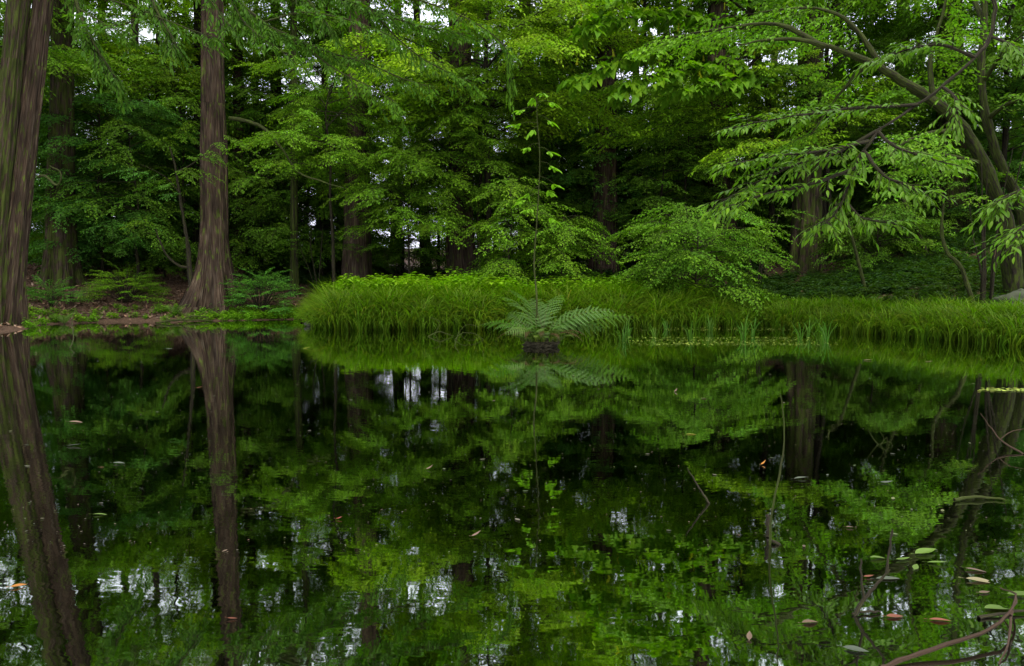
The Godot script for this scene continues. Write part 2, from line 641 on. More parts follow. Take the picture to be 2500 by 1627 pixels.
# a cedar: thick fluted trunk, flared at the root, crown high above
func cedar(label: String, px: float, d: float, r: float, px_top: float, look: String, flare: float, detail: int, crown_from: float, crown_n: int, group := "tall cedars round the pond") -> Node3D:
	rng.seed = int(px * 31.0 + d * 577.0)
	var base := on_land(px, d)
	var t := thing("cedar_tree", label, "tree", base, group)
	var far_up := at(px_top, 0.0, d)
	var tall := 19.0 + rr(-1.5, 2.0)
	var slope := (far_up.x - base.x) / (far_up.y - base.y)
	var sides := 18 + detail * 26
	var rows := 16 + detail * 34
	var nz := fnl(int(px), 1.0, 3)
	var mb := MB.new()
	var grid := []
	for i in rows + 1:
		var f := float(i) / rows
		var y := tall * pow(f, 1.7)
		var ring := []
		for k in sides + 1:
			var g := TAU * (k % sides) / sides + PI * 0.5
			var cx := cos(g)
			var cz := sin(g)
			var rad := r * (1.0 - 0.62 * y / tall)
			var lobes := 0.55 + 0.45 * sin(g * 5.0 + px) * 0.6 + nz.get_noise_2d(cx * 2.0, cz * 2.0) * 0.5
			rad *= 1.0 + flare * exp(-y / (0.35 + 1.0 * r)) * lobes * 1.7
			var flute := absf(nz.get_noise_3d(cx * 2.6, y * 0.10, cz * 2.6))
			var fine := nz.get_noise_3d(cx * 9.0, y * 0.5, cz * 9.0)
			rad *= 1.0 - 0.5 * (0.25 - flute) + 0.1 * fine
			ring.append(Vector3(slope * y + cx * rad, y - 0.45 * exp(-y), cz * rad))
		grid.append(ring)
	var norm := func(i: int, k: int) -> Vector3:
		var a: Vector3 = grid[mini(i + 1, rows)][k]
		var b: Vector3 = grid[maxi(i - 1, 0)][k]
		var c: Vector3 = grid[i][(k + 1) % sides]
		var e: Vector3 = grid[i][(k + sides - 1) % sides]
		return (a - b).cross(c - e).normalized()
	var turns := maxf(1.0, roundf(r * 2.0))
	var seen_n := []
	for i in rows + 1:
		var row := []
		for k in sides + 1:
			row.append(norm.call(i, k % sides))
		seen_n.append(row)
	for i in rows:
		for k in sides:
			var uv := func(ii: int, kk: int) -> Vector2:
				return Vector2(float(kk) / sides * turns, -(grid[ii][0] as Vector3).y * 0.16)
			for q in [[i, k], [i, k + 1], [i + 1, k], [i, k + 1], [i + 1, k + 1], [i + 1, k]]:
				mb.put(grid[q[0]][q[1]], seen_n[q[0]][q[1]], Color.WHITE, uv.call(q[0], q[1]))
	part("trunk", mb.commit(M[look]), t)
	if crown_n > 0:
		var list := []
		for i in crown_n:
			var f := (i + rng.randf()) / crown_n
			var y := lerpf(crown_from, tall - 0.3, f)
			var g := i * 2.39996 + rr(-0.4, 0.4)
			var l := lerpf(3.0, 1.0, f) * rr(0.7, 1.15)
			var d3 := Vector3(cos(g), 0, sin(g))
			var s := Vector3(slope * y, y, 0)
			var c := limb(t, [s, s + d3 * l * 0.5 + Vector3(0, -0.12 * l, 0), s + d3 * l + Vector3(0, -0.05 * l, 0)], 0.03 + 0.012 * l, 0.006, 5, 0.0, "dark_bark")
			dress(list, c, 0.3, 3.0, 0.9, Color(0.10, 0.155, 0.03), 80.0, 0.35)
		scatter("crown", sprays.needle[rng.randi() % 3], list, t)
	return t


# leaves of one kind set along twigs that leave a limb; returns [Transform3D] in the thing's space
func leafy_twigs(tw: MB, c: Array, from: float, per_m: float, twig_l: float, leaves: int, hang: float, fan := 70.0, lay := 1.0) -> Array:
	var out := []
	var total := 0.0
	for i in c.size() - 1:
		total += (c[i] as Vector3).distance_to(c[i + 1])
	var n := int(ceil(total * per_m))
	var sg := 1.0
	for i in n:
		var f := lerpf(from, 1.0, (i + rng.randf()) / n)
		var k := mini(int(f * (c.size() - 1)), c.size() - 2)
		var a: Vector3 = c[k]
		var b: Vector3 = c[k + 1]
		var p := a.lerp(b, f * (c.size() - 1) - k)
		var d := (b - a).normalized().rotated(Vector3.UP, sg * deg_to_rad(rr(15, fan)))
		d = (d + Vector3(rr(-0.2, 0.2), rr(-0.35, 0.3), rr(-0.2, 0.2))).normalized()
		var l := twig_l * rr(0.6, 1.3)
		var e := p + d * l + Vector3(0, -hang * l, 0)
		var m := p.lerp(e, 0.5) + Vector3(0, 0.06 * l, 0)
		tw.tube([p, m, e], [0.004, 0.003, 0.0015], 4)
		for j in leaves:
			var t := 0.2 + 0.8 * float(j + 1) / leaves
			var q := p.lerp(m, t * 2.0) if t < 0.5 else m.lerp(e, t * 2.0 - 1.0)
			var s := 1.0 if j % 2 == 0 else -1.0
			var ld := d.rotated(Vector3.UP, s * deg_to_rad(rr(25, 75)) * (1.0 if j < leaves - 1 else 0.15))
			ld = (ld + Vector3(0, rr(-0.6, 0.25) * lay, 0)).normalized()
			out.append(Transform3D(facing(ld, Vector3(rr(-0.45, 0.45), 1, rr(-0.45, 0.45)), rr(0.6, 1.2)), q))
		sg = -sg
	return out

# the nearest leaves one by one, the rest as one mass
func hang_leaves(t: Node3D, meshes: Array, where: Array, tint_meshes: Array, tint: Color) -> void:
	where.sort_custom(func(a, b): return (t.position + a.origin).distance_squared_to(EYE) < (t.position + b.origin).distance_squared_to(EYE))
	var inside := []
	var rest := []
	for w in where:
		var p: Vector3 = (t.position + w.origin) - EYE
		var q := p.rotated(Vector3.RIGHT, TILT)
		if inside.size() < 300 and q.z < -0.5 and absf(q.x / q.z) < 0.74 and absf(q.y / q.z) < 0.48:
			inside.append(w)
		else:
			rest.append([w, jitter(tint)])
	for i in inside.size():
		var o := part("leaf", tint_meshes[rng.randi() % tint_meshes.size()], t)
		o.transform = inside[i]
	var third := [[], []]
	for i in rest.size():
		third[i % 2].append(rest[i])
	for i in 2:
		scatter("foliage", meshes[i % meshes.size()], third[i], t)

func leaf_mesh(seed_: int, l: float, w: float, shape: int, mat: Material, col: Color) -> ArrayMesh:
	rng.seed = seed_
	var mb := MB.new()
	mb.leaf_fine(Vector3(0.012, 0, 0), Vector3.RIGHT, Vector3.UP, l, w, rr(0.05, 0.4), rr(0.08, 0.22), col, shape, 6)
	mb.tri(Vector3(-0.004, 0, 0.001), Vector3(-0.004, 0, -0.001), Vector3(0.014, 0, 0), col)
	return mb.commit(mat)


# ------------------------------------------------------------------ the setting
func build_camera_and_light() -> void:
	var cam := Camera3D.new()
	cam.name = "camera"
	cam.fov = rad_to_deg(2.0 * atan(813.5 / F))
	cam.position = EYE
	cam.rotation.x = -TILT
	cam.near = 0.05
	cam.far = 900.0
	add_child(cam)
	cam.current = true
	var sky := ProceduralSkyMaterial.new()
	sky.sky_top_color = Color(0.93, 0.95, 1.0)
	sky.sky_horizon_color = Color(0.86, 0.87, 0.92)
	sky.sky_curve = 0.2
	sky.ground_bottom_color = Color(0.10, 0.12, 0.08)
	sky.ground_horizon_color = Color(0.86, 0.87, 0.92)
	sky.sky_energy_multiplier = 0.95
	var env := Environment.new()
	env.background_mode = Environment.BG_SKY
	env.sky = Sky.new()
	env.sky.sky_material = sky
	env.tonemap_mode = Environment.TONE_MAPPER_LINEAR
	env.tonemap_exposure = 2.9
	env.sdfgi_enabled = true
	env.ssao_enabled = true
	env.ssil_enabled = true
	var we := WorldEnvironment.new()
	we.name = "environment"
	we.environment = env
	add_child(we)
	var sun := DirectionalLight3D.new()
	sun.name = "sun"
	sun.light_energy = 0.5
	sun.light_angular_distance = 50.0
	sun.light_color = Color(1.0, 0.97, 0.9)
	sun.shadow_enabled = true
	sun.sky_mode = DirectionalLight3D.SKY_MODE_LIGHT_ONLY
	sun.rotation_degrees = Vector3(-62, 12, 0)
	add_child(sun)

func build_ground() -> void:
	var xs := []
	var zs := []
	for v in [-400, -250, -150, -100, -80, -65, -52, -44, -38, -33, -29]: xs.append(float(v))
	var x := -26.0
	while x < 26.0:
		xs.append(x); x += 0.42
	for v in [26, 29, 33, 38, 44, 52, 65, 80, 100, 150, 250, 400]: xs.append(float(v))
	for v in [60, 30, 15, 8, 5]: zs.append(float(v))
	var z := 3.0
	while z > -42.0:
		zs.append(z); z -= 0.42
	for v in [-42, -45, -50, -56, -64, -75, -90, -120, -180, -260, -400]: zs.append(float(v))
	var st := SurfaceTool.new()
	st.begin(Mesh.PRIMITIVE_TRIANGLES)
	for j in zs.size():
		for i in xs.size():
			st.set_uv(Vector2(xs[i], zs[j]) * 0.45)
			st.add_vertex(Vector3(xs[i], land(xs[i], zs[j]), zs[j]))
	var w := xs.size()
	for j in zs.size() - 1:
		for i in w - 1:
			var a := j * w + i
			for k in [a, a + w + 1, a + 1, a, a + w, a + w + 1]: st.add_index(k)
	st.generate_normals()
	st.generate_tangents()
	st.set_material(M.ground)
	var g := part("ground", st.commit(), self)
	g.set_meta("kind", "structure")
	g.set_meta("label", "brown forest floor of leaf litter and soil round the pond")
	var wp := PlaneMesh.new()
	wp.size = Vector2(44, 40)
	var mat: StandardMaterial3D = M.water
	mat.uv1_scale = Vector3(44.0 / 5.0, 40.0 / 5.0, 1)
	wp.material = mat
	var wt := part("water", wp, self)
	wt.position = Vector3(0, 0, -14)
	wt.set_meta("kind", "structure")
	wt.set_meta("label", "dark still pond water mirroring the wood")

func inside_view(p: Vector3, pad := 0.05) -> bool:
	var q := (p - EYE).rotated(Vector3.RIGHT, TILT)
	return q.z < -0.5 and absf(q.x / q.z) < 0.735 + pad

func pixel_x(p: Vector3) -> float:
	return 1250.0 + F * p.x / -p.z

func build_cedars() -> void:
	# label, px, d, radius, px at the top of the frame, look, flare, detail, crown from, limbs
	cedar("huge mossy leaning cedar trunk at the water's edge, cut by the left border", -40, 17.0, 0.28, 46, "cedar_moss", 1.1, 2, 9.5, 22)
	cedar("red-brown leaning cedar trunk fused to the mossy trunk at the left border", 4, 17.3, 0.27, 104, "cedar", 0.9, 2, 10.5, 16)
	cedar("shaded cedar just behind the leaning pair, moss on its root", 148, 22.5, 0.40, 152, "cedar_moss", 0.8, 1, 11.0, 19)
	cedar("straight reddish cedar with flared mossy roots beside the left bank", 524, 22.0, 0.40, 517, "cedar", 2.0, 2, 10.2, 24)
	cedar("dark slim trunk tucked behind the left side of the straight reddish cedar", 484, 26.0, 0.2, 482, "dark_bark", 0.4, 0, 12.5, 11)
	cedar("dark cedar standing behind the right side of the straight reddish cedar", 583, 27.0, 0.24, 578, "cedar", 0.4, 0, 12.5, 14)
	cedar("slim dark cedar, left one of the pair between bushes and grass island", 678, 30.0, 0.28, 672, "cedar", 0.4, 0, 12.0, 14)
	cedar("pale mossy slim trunk, right one of the pair before the grass island", 717, 24.0, 0.145, 716, "bark", 0.5, 0, 12.0, 9)
	cedar("thick dark cedar behind the left end of the grass island", 870, 24.0, 0.47, 878, "cedar", 0.5, 1, 11.5, 19)
	cedar("thick furrowed cedar right behind the middle of the grass island", 1125, 24.5, 0.5, 1120, "cedar", 0.3, 1, 12.0, 19)
	cedar("cedar behind the sapling, left one of two close trunks", 1285, 29.0, 0.34, 1283, "cedar", 0.3, 0, 12.5, 15)
	cedar("cedar behind the sapling, right one of two close trunks", 1345, 28.0, 0.42, 1340, "cedar", 0.3, 0, 12.5, 16)
	cedar("brown cedar rising behind the right half of the tall grass", 1475, 25.5, 0.46, 1482, "cedar", 0.4, 1, 12.0, 19)
	cedar("dim cedar, slimmer of two trunks right of the bare multi-stem shrub", 1700, 30.0, 0.3, 1706, "cedar", 0.3, 0, 12.5, 14)
	cedar("dim cedar, thicker of two trunks right of the bare multi-stem shrub", 1768, 25.5, 0.46, 1752, "cedar", 0.4, 1, 12.0, 19)
	cedar("stout cedar on the slope under the long-leaved bough", 1966, 23.5, 0.46, 1985, "cedar_moss", 0.5, 1, 11.5, 19)
	cedar("broad mossy cedar far up the right slope behind the arching trunks", 2325, 25.0, 0.48, 2318, "cedar_moss", 0.4, 1, 11.5, 19)
	rng.seed = 77
	var spots := [[60, 33], [250, 36], [345, 31], [430, 40], [620, 44], [780, 36], [830, 46], [960, 42], [1040, 34], [1180, 40], [1400, 38], [1560, 34], [1610, 42], [1650, 36], [1830, 34], [1880, 44], [2050, 33], [2110, 40], [2190, 32], [2250, 38], [2400, 34], [2470, 40]]
	const ORD := ["first", "second", "third", "fourth", "fifth", "sixth", "seventh", "eighth", "ninth", "tenth", "eleventh", "twelfth", "thirteenth", "fourteenth", "fifteenth", "sixteenth", "seventeenth", "eighteenth", "nineteenth", "twentieth", "twenty-first", "twenty-second"]
	for i in spots.size():
		var s: Array = spots[i]
		cedar("%s dim trunk from the left border, deep in the far wood" % ORD[i], s[0], s[1], rr(0.14, 0.3), s[0] + rr(-25, 25), "cedar" if rng.randf() < 0.6 else "dark_bark", 0.3, 0, 13.0, 6, "dim trunks deep in the wood")

# says where a filler tree shows: its green and the named trunk it stands nearest to
func about(what: String, tint: Color, px: float, d: float) -> String:
	var marks := [[-40, "the leaning pair"], [148, "the mossy-rooted cedar"], [524, "the straight reddish cedar"], [697, "the slim trunk pair"], [870, "the thick dark cedar"], [1125, "the thick furrowed cedar"], [1315, "the two close trunks"], [1475, "the brown cedar"], [1735, "the two dim cedars"], [1966, "the stout cedar"], [2325, "the broad mossy cedar"], [2484, "the arching trunks"]]
	var best: Array = marks[0]
	for m in marks:
		if absf(m[0] - px) < absf(best[0] - px): best = m
	var side := "left of" if px < best[0] - 45 else ("right of" if px > best[0] + 45 else "behind")
	var green := "yellow-green" if tint.r > 0.25 else ("fresh green" if tint.r > 0.17 else ("blue-green" if tint.b > 0.03 else "mid green"))
	var said := "%s %s %s %s%s" % [green, what, side, best[1], ", farther back" if d > 30.0 else ""]
	for extra in ["", ", nearer one", ", deeper one", ", deepest one"]:
		if extra == ", nearer one" and d > spoken.get(said, 0.0): continue
		if not spoken.has(said + extra):
			spoken[said + extra] = d
			return said + extra
	return said

func build_leafy_trees() -> void:
	var g := "leafy understory trees behind the pond"
	leafy_tree("maple_tree", "blue-green layered tree over the brown bank, between the leaning cedar and the bush", g, 250, 23.5, 230, 610, 2.6, 60, TEAL, "small")
	leafy_tree("maple_tree", "tall blue-green tree left of the straight reddish cedar, above the round bush", g, 375, 26.0, 330, 620, 2.4, 52, TEAL, "small")
	leafy_tree("maple_tree", "green layered tree just right of the straight reddish cedar", g, 640, 32.0, 150, 620, 3.0, 60, MID, "small")
	leafy_tree("maple_tree", "low green layered tree before the slim trunk pair", g, 785, 26.0, 330, 620, 1.9, 40, MID, "small")
	leafy_tree("hornbeam_tree", "bright layered tree between the two thick cedars behind the grass", g, 1000, 22.6, 380, 560, 1.7, 34, FRESH, "small")
	leafy_tree("hornbeam_tree", "bright tiered tree before the thick furrowed cedar", g, 1100, 23.2, 290, 490, 2.0, 44, FRESH, "small")
	leafy_tree("hornbeam_tree", "low fresh green tree beside the thin sapling, behind the fern", g, 1245, 20.8, 440, 670, 1.1, 32, FRESH, "small")
	leafy_tree("maple_tree", "green layered tree right of the thin sapling", g, 1385, 26.8, 260, 620, 2.2, 56, MID, "small")
	leafy_tree("hornbeam_tree", "low fresh green tree before the brown cedar behind the tall grass", g, 1372, 20.8, 520, 680, 0.9, 20, FRESH, "small")
	leafy_tree("maple_tree", "blue-green layered tree right of the brown cedar", g, 1550, 27.5, 310, 600, 2.4, 54, TEAL, "small")
	leafy_tree("maple_tree", "low green tree sweeping down to the grass at the foot of the slope", g, 1700, 19.2, 530, 715, 1.7, 45, MID * 1.3, "small")
	leafy_tree("maple_tree", "layered tree between the dim cedars", g, 1640, 27.0, 300, 600, 2.8, 60, MID, "small")
	leafy_tree("maple_tree", "layered tree left of the stout cedar on the slope", g, 1860, 29.0, 330, 620, 2.4, 51, MID, "small")
	leafy_tree("maple_tree", "low green tree right of the stout cedar on the slope", g, 2140, 22.5, 500, 650, 1.5, 39, MID, "small")
	leafy_tree("maple_tree", "green tree on the slope behind the arching mossy trunks", g, 2230, 26.0, 200, 560, 2.6, 54, MID, "small")
	leafy_tree("maple_tree", "blue-green tree high on the slope at the right border", g, 2440, 25.0, 150, 520, 2.8, 54, TEAL, "small")
	leafy_tree("maple_tree", "green tree filling the gap behind the left thick cedar", g, 900, 29.0, 60, 620, 2.8, 66, MID, "small")
	leafy_tree("hornbeam_tree", "green tree holding its flat crown high before the left thick cedar", g, 815, 22.5, 180, 420, 2.3, 46, FRESH, "small")
	leafy_tree("hornbeam_tree", "bright tree with flat crown high above the middle of the grass", g, 1170, 23.4, 130, 360, 2.6, 50, FRESH.lerp(LIME, 0.4), "small")
	leafy_tree("maple_tree", "green tree filling the gap between leaning cedar and crooked tree", g, 300, 27.0, 240, 600, 2.6, 54, MID, "small")
	leafy_tree("maple_tree", "green tree filling the gap left of the straight cedar", g, 440, 29.0, 200, 610, 2.6, 54, FRESH, "small")
	leafy_tree("maple_tree", "fresh green tree behind the slim trunk pair", g, 720, 31.0, 180, 630, 2.8, 54, FRESH, "small")
	leafy_tree("maple_tree", "sunny tree glimpsed behind the straight cedar's right side", g, 610, 34.0, 250, 620, 2.6, 46, LIME, "small")
	leafy_tree("maple_tree", "mid green tree behind the two close trunks", g, 1310, 31.0, 200, 620, 3.0, 54, MID, "small")
	leafy_tree("maple_tree", "mid green tree behind the bare multi-stem shrub", g, 1610, 31.0, 240, 600, 3.0, 54, MID, "small")
	leafy_tree("maple_tree", "mid green tree behind the stout cedar on the slope", g, 1960, 30.0, 240, 560, 3.0, 50, MID, "small")
	leafy_tree("hazel_shrub", "full blue-green shrub under the layered tree behind the brown bank", g, 215, 24.2, 470, 660, 1.5, 40, TEAL, "small")
	leafy_tree("hazel_shrub", "full green shrub behind the crooked thin tree", g, 400, 24.6, 450, 650, 1.6, 42, MID, "small")
	leafy_tree("hazel_shrub", "full green shrub behind the dark glossy bush", g, 620, 25.4, 480, 650, 1.3, 34, MID, "small")
	leafy_tree("beech_tree", "tall sunny yellow-green tree between the leaning and the straight cedars", g, 400, 27.0, -260, 330, 4.0, 64, LIME, "broad", 6.0, 1.2)
	leafy_tree("beech_tree", "tall sunny yellow-green tree whose crown fills the top middle", g, 1190, 23.0, -420, 300, 4.4, 69, LIME, "broad", 6.0, 1.15)
	leafy_tree("beech_tree", "tall green tree above the straight cedar and the slim trunk pair", g, 800, 28.0, -350, 330, 4.6, 60, MID, "broad", 6.0, 1.2)
	leafy_tree("beech_tree", "tall green tree above the brown cedar, right of the sunny crown", g, 1560, 27.0, -350, 330, 4.4, 58, FRESH, "broad", 6.0, 1.2)
	leafy_tree("beech_tree", "tall green tree above the stout cedar on the slope", g, 2010, 25.0, -350, 330, 4.4, 60, MID, "broad", 6.0, 1.2)
	leafy_tree("beech_tree", "tall leafy tree leaning over the slope at the right border", g, 2440, 24.0, -400, 260, 4.2, 60, MID, "broad", 6.0, 1.1)
	leafy_tree("beech_tree", "leafy tree behind the leaning cedars at the left border", g, 20, 24.0, -300, 520, 3.6, 60, MID, "broad", 6.0, 1.0)
	for q in [[120, 33, "behind the leaning cedar pair"], [560, 35, "behind the straight reddish cedar"], [980, 34, "behind the gap between the thick cedars"], [1400, 33, "behind the two close trunks"], [1780, 34, "behind the two dim cedars"], [2200, 31, "behind the arching trunks"], [2520, 30, "beyond the right border slope"]]:
		leafy_tree("beech_tree", "very tall leafy tree rising %s" % q[2], g, q[0], q[1], -480, 150, 4.8, 34, FRESH, "far", 2.6, 0.9)
	rng.seed = 99
	var list := []
	for i in 26:
		list.append([-250.0 + 3000.0 * (i + rng.randf() * 0.8) / 26.0, 31.0 + fmod(i * 4.3, 11.0), rr(0, 280), rr(0, 1)])
	for s in list:
		if absf(s[0] - 965.0) < 70.0: continue
		var tint: Color = [MID, FRESH, TEAL, LIME][int(s[3] * 3.99)]
		leafy_tree("wood_tree", about("full-crowned tree", tint, s[0], s[1]), "trees deep in the wood", s[0], s[1], s[2], 640, 3.8, 28, tint, "far", 2.0, 1.0)

	leafy_tree("beech_tree", "leafy crown over the leaning cedars in the top left corner", g, -70, 20.5, -480, 230, 3.6, 60, FRESH, "broad", 5.0, 1.0)
	leafy_tree("maple_tree", "airy green tree between the brown cedar and the dim cedars", g, 1615, 23.6, 270, 560, 1.3, 28, MID, "small", 4.0)
	leafy_tree("maple_tree", "airy green tree hanging before the dim cedars", g, 1670, 24.2, 230, 470, 1.7, 34, FRESH, "small", 4.0)
	leafy_tree("maple_tree", "airy green tree over the round light green bush", g, 335, 23.0, 300, 590, 1.7, 36, MID, "small", 4.0)
	leafy_tree("maple_tree", "airy green tree left of the straight cedar's dark companion", g, 455, 24.5, 150, 480, 1.6, 34, FRESH, "small", 4.0)
	rng.seed = 117
	var more := []
	for i in 52:
		more.append([-420.0 + 3340.0 * (i + rng.randf()) / 52.0, 25.6 + fmod(i * 5.3, 9.0), rr(60, 380), rr(470, 620), [MID, FRESH, TEAL, MID][rng.randi() % 4]])
	for s in more:
		if absf(s[0] - 965.0) < 105.0: continue
		leafy_tree("understory_tree", about("airy layered tree", s[4], s[0], s[1]), "airy understory trees", s[0], s[1], s[2], s[3], 2.6, 26, s[4], "small", 3.4, 1.15)
	rng.seed = 131
	var low := []
	for i in 34:
		low.append([-360.0 + 3200.0 * (i + rng.randf() * 0.8) / 34.0, 25.5 + fmod(i * 7.7, 13.0), rr(400, 540), rr(0, 1)])
	for s in low:
		leafy_tree("understory_shrub", about("low leafy shrub", MID.lerp(FRESH, s[3]), s[0], s[1]), "understory shrubs", s[0], s[1], s[2], 670, 1.9, 26, MID.lerp(FRESH, s[3]), "small", 3.6, 1.1)

func build_undergrowth() -> void:
	# left bank bushes
	rng.seed = 500
	for b in [["round light green bush on the brown bank left of the straight cedar", 305.0, 21.9, 645.0, 0.95, FRESH, 150], ["dark glossy bush at the right foot of the straight reddish cedar", 635.0, 21.8, 650.0, 0.9, TEAL * 1.2, 140], ["low dark shrub under the thick furrowed cedar", 1010.0, 22.5, 672.0, 0.7, DARK * 1.3, 60], ["dark shrub at the foot of the leaning cedars", 120.0, 20.5, 690.0, 0.5, TEAL, 50]]:
		var base := on_land(b[1], b[2])
		var t := thing("bush", b[0], "bush", base, "bushes on the banks")
		var tall: float = at(b[1], b[3], b[2]).y - base.y
		var bm := MB.new()
		var list := []
		for i in b[6]:
			var gg := rr(0, TAU)
			var el := pow(rng.randf(), 0.7)
			var out := Vector3(cos(gg) * sqrt(1.0 - el * el) * b[4], el * tall, sin(gg) * sqrt(1.0 - el * el) * b[4])
			if i % 3 == 0:
				branch(bm, [Vector3(rr(-0.08, 0.08), -0.1, rr(-0.08, 0.08)), out * 0.5 + Vector3(0, 0.1, 0), out * 0.9], 0.012, 0.004, 4)
			var d := Vector3(out.x, 0.1, out.z).normalized()
			list.append([Transform3D(facing(d, Vector3(rr(-0.4, 0.4), 1, rr(-0.4, 0.4)), rr(0.35, 0.6)), out * rr(0.55, 0.85)), jitter(b[5])])
		part("stems", bm.commit(M.dark_bark), t)
		scatter("foliage", sprays.small[rng.randi() % 6], list, t)
	# bare crooked little tree left of the straight cedar
	var base := on_land(468, 21.5)
	var t := thing("crooked_tree", "thin crooked dark tree with a hooked low branch, left of the straight cedar", "tree", base)
	var mb := MB.new()
	var P := func(a: Array) -> Array:
		var out := []
		for q in a: out.append(at(q[0], q[1], q[2]) - base)
		return out
	branch(mb, [Vector3(0, -0.3, 0)] + P.call([[462, 640, 21.5], [456, 590, 21.4], [448, 540, 21.4], [437, 470, 21.3], [430, 420, 21.2], [415, 360, 21.0]]), 0.075, 0.02, 8, 0.012)
	part("trunk", mb.commit(M.dark_bark), t)
	limb(t, P.call([[462, 652, 21.5], [440, 650, 21.4], [410, 628, 21.3], [390, 590, 21.2], [380, 560, 21.2]]), 0.05, 0.015, 6, 0.008, "dark_bark")
	var c1 := limb(t, P.call([[430, 420, 21.2], [470, 400, 21.0], [520, 360, 20.6], [560, 330, 20.4]]), 0.025, 0.006, 5, 0.0, "dark_bark")
	var c2 := limb(t, P.call([[437, 470, 21.3], [400, 430, 21.0], [340, 400, 20.6]]), 0.02, 0.005, 5, 0.0, "dark_bark")
	var lst := []
	dress(lst, c1, 0.1, 6.0, 0.9, MID)
	dress(lst, c2, 0.1, 6.0, 0.9, TEAL)
	scatter("crown", sprays.small[2], lst, t)
	# bare multi-stem shrub on the right
	shrub("bare multi-stemmed shrub with fanning thin stems behind the tall grass", 1610, 22.5, 9, 2.6, 0.03)
	shrub("thin dark stems growing as a clump below the arching trunks", 2410, 16.0, 7, 3.4, 0.035)
	shrub("two thin dark stems standing before the stout cedar", 1845, 22.0, 3, 2.6, 0.03)
	shrub("slim bare stems between the thick cedars behind the grass", 985, 23.5, 6, 2.2, 0.025)
	shrub("slim bare stems left of the thick cedar, behind the grass island's end", 775, 23.5, 5, 2.4, 0.02)
	# stump and log
	var st := thing("stump", "short broken stump on the brown bank behind the leaning cedars", "stump", on_land(168, 20.8))
	var sm := MB.new()
	branch(sm, [Vector3(0, -0.2, 0), Vector3(0.01, 0.1, 0), Vector3(0.03, 0.35, 0)], 0.1, 0.07, 9, 0.01)
	sm.tube([Vector3(0.03, 0.35, 0), Vector3(0.03, 0.37, 0)], [0.07, 0.001], 9)
	part("trunk", sm.commit(M.wood), st)
	fallen("long fallen branch lying behind the tall grass, below the bare shrub", [[1480, 640, 22.5], [1560, 655, 22.6], [1640, 668, 22.4], [1690, 660, 22.2]], 0.05, 0.02, "dark_bark")
	fallen("leaning bent grey-brown stem rooted on the slope near the right border", [[2395, 705, 15.5], [2350, 660, 15.6], [2312, 615, 15.8], [2300, 560, 16.0], [2302, 480, 16.2], [2270, 420, 16.4]], 0.055, 0.02, "bark")
	fallen("mossy thin leaning trunk on the slope right of the stout cedar", [[2270, 620, 22.0], [2230, 540, 22.2], [2195, 460, 22.5], [2180, 380, 22.6]], 0.07, 0.04, "bark")
	fallen("bent mossy branch crossing the slope right of the stout cedar", [[2120, 575, 20.0], [2070, 545, 20.0], [2045, 520, 20.0], [2040, 490, 20.2]], 0.05, 0.02, "bark")
	# rocks under the arching trunks
	for r in [["mossy boulder at the foot of the arching trunks by the right border", 2492.0, 15.6, 0.42], ["smaller grey boulder left of the mossy boulder on the slope", 2450.0, 15.8, 0.26], ["tiny moss-capped rock in the water left of the grass island", 763.0, 18.2, 0.17]]:
		var where := on_land(r[1], r[2])
		if r[1] < 1000.0:
			where = on_water(763, 797)
		part_rock("boulder" if r[1] > 1000.0 else "rock", r[0], where, r[3])

func part_rock(called: String, label: String, where: Vector3, size: float) -> void:
	var sp := SphereMesh.new()
	sp.radius = 1.0; sp.height = 2.0; sp.radial_segments = 40; sp.rings = 24
	var st := SurfaceTool.new()
	st.create_from(sp, 0)
	var arr := st.commit_to_arrays()
	var nz := fnl(int(size * 1000.0), 0.9, 3)
	var vs: PackedVector3Array = arr[Mesh.ARRAY_VERTEX]
	for i in vs.size():
		var p := vs[i]
		vs[i] = p * Vector3(1.15, 0.75, 0.95) * size * (1.0 + nz.get_noise_3dv(p * 1.0) * 0.45)
	arr[Mesh.ARRAY_VERTEX] = vs
	var am := ArrayMesh.new()
	am.add_surface_from_arrays(Mesh.PRIMITIVE_TRIANGLES, arr)
	st = SurfaceTool.new()
	st.create_from(am, 0)
	st.generate_normals()
	st.set_material(M.rock)
	var o := part(called, st.commit(), self)
	o.position = where + Vector3(0, size * 0.3, 0)
	tag(o, label, "rock")

func shrub(label: String, px: float, d: float, stems: int, tall: float, r: float) -> void:
	rng.seed = int(px * 7.0)
	var base := on_land(px, d)
	var t := thing("shrub", label, "shrub", base)
	for i in stems:
		var mb := MB.new()
		var g := rr(0, TAU)
		var l := rr(0.15, 0.75)
		var h := tall * rr(0.7, 1.15)
		var o := Vector3(cos(g) * 0.12, -0.15, sin(g) * 0.12)
		branch(mb, [o, Vector3(cos(g) * l * 0.3, h * 0.3, sin(g) * l * 0.3), Vector3(cos(g) * l * 0.8 + rr(-0.1, 0.1), h * 0.65, sin(g) * l * 0.8), Vector3(cos(g) * l * 1.2, h, sin(g) * l * 1.2)], r * rr(0.7, 1.2), 0.006, 6, 0.01)
		part("stem", mb.commit(M.dark_bark), t)
	var list := []
	for i in stems * 3:
		var g := rr(0, TAU)
		var q := Vector3(cos(g) * rr(0.4, 1.0), tall * rr(0.75, 1.1), sin(g) * rr(0.4, 1.0))
		list.append([Transform3D(facing(Vector3(cos(g), -0.1, sin(g)), Vector3.UP, rr(0.5, 0.9)), q), jitter(MID)])
	scatter("foliage", sprays.small[stems % 6], list, t)

